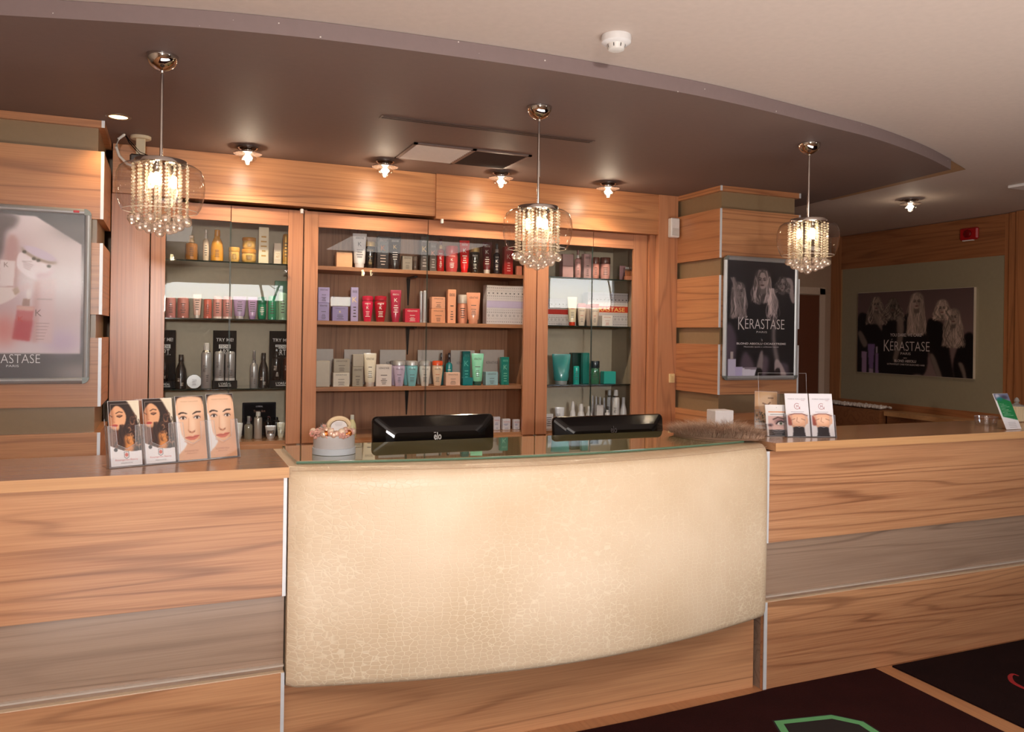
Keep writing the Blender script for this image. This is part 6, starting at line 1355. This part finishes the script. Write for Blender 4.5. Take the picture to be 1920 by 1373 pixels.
# ================================================================ light and camera
w = bpy.data.worlds.new('sky'); scene.world = w; w.use_nodes = True; t = w.node_tree; bg = t.nodes['Background']
tc = t.nodes.new('ShaderNodeTexCoord'); sp = t.nodes.new('ShaderNodeSeparateXYZ'); t.links.new(tc.outputs['Generated'], sp.inputs[0])
cr = t.nodes.new('ShaderNodeValToRGB'); mr = t.nodes.new('ShaderNodeMapRange'); mr.inputs[1].default_value = -1; mr.inputs[2].default_value = 1; t.links.new(sp.outputs[2], mr.inputs[0]); t.links.new(mr.outputs[0], cr.inputs[0])
els = cr.color_ramp.elements; els[0].position = .0; els[0].color = (.05, .045, .04, 1); els[1].position = .49; els[1].color = (.10, .09, .08, 1)
for p_, c in ((.503, (1., .90, .74, 1)), (.56, (.72, .86, 1., 1)), (1., (.45, .65, 1., 1))): e_ = els.new(p_); e_.color = c
t.links.new(cr.outputs[0], bg.inputs[0]); bg.inputs[1].default_value = SKY
for (a, b, c, d) in wins:
    l = bpy.data.lights.new('window_portal', 'AREA'); l.shape = 'RECTANGLE'; l.size = b-a-.1; l.size_y = d-c-.1; l.cycles.is_portal = True
    o = bpy.data.objects.new('window_portal', l); COL.objects.link(o); o.location = ((a+b)/2, -2.72, (c+d)/2); o.rotation_euler = (math.radians(90), 0, PI)
def area(loc, rot, sx, sy, e, col):
    l = bpy.data.lights.new('fill_lamp', 'AREA'); l.shape = 'RECTANGLE'; l.size = sx; l.size_y = sy; l.energy = e; l.color = col
    o = bpy.data.objects.new('fill_lamp', l); COL.objects.link(o); o.location = loc; o.rotation_euler = rot; return o
area((-.6, .3, 2.64), (0, 0, 0), 1.6, 1.6, 30*LP, (1, .92, .84))  # broad fill lamp added under the ceiling, out of view
area((2.6, .3, 2.64), (0, 0, 0), 1.6, 1.6, 30*LP, (1, .92, .84))  # second overhead fill lamp, also added out of view
area((-.163, -2.3, 1.95), (math.radians(86), 0, math.radians(-14)), .2, .2, 110*LP, (1, .95, .90))      # photographer's flash, moved far behind the camera to even out the falloff
area((1.5, .9, .25), (PI, 0, 0), 4.2, 1.6, 88*LP, (1, .93, .89))   # uplight added near the floor, out of view, to brighten the ceilings
# ---- camera
cd = bpy.data.cameras.new('camera'); cam = bpy.data.objects.new('camera', cd); COL.objects.link(cam); scene.camera = cam
cd.sensor_width = 36; cd.sensor_fit = 'HORIZONTAL'; cd.lens = F_/1920*36; cd.shift_y = -(686.5-CY_)/1920; cd.clip_start = .05; cd.clip_end = 200
# camera axes in world space
def axis(v):
    c, s = math.cos(ROL), math.sin(ROL); v = (c*v[0]-s*v[1], s*v[0]+c*v[1], v[2])
    w_ = (v[0], -v[2], v[1]); c, s = math.cos(-YAW), math.sin(-YAW); return Vector((c*w_[0]-s*w_[1], s*w_[0]+c*w_[1], w_[2]))
R = Matrix((axis((1, 0, 0)), axis((0, 1, 0)), axis((0, 0, 1)))).transposed()
cam.matrix_world = Matrix.Translation(Vector(CAM)) @ R.to_4x4()
scene.view_settings.view_transform = 'Standard'; scene.view_settings.look = 'None'; scene.view_settings.exposure = EXPO; scene.view_settings.gamma = 1.
scene.cycles.use_denoising = True; scene.cycles.max_bounces = 8; scene.cycles.diffuse_bounces = 4; scene.cycles.glossy_bounces = 4; scene.cycles.transmission_bounces = 8; scene.cycles.transparent_max_bounces = 24
scene.cycles.sample_clamp_indirect = 4.; scene.cycles.caustics_reflective = False; scene.cycles.caustics_refractive = False
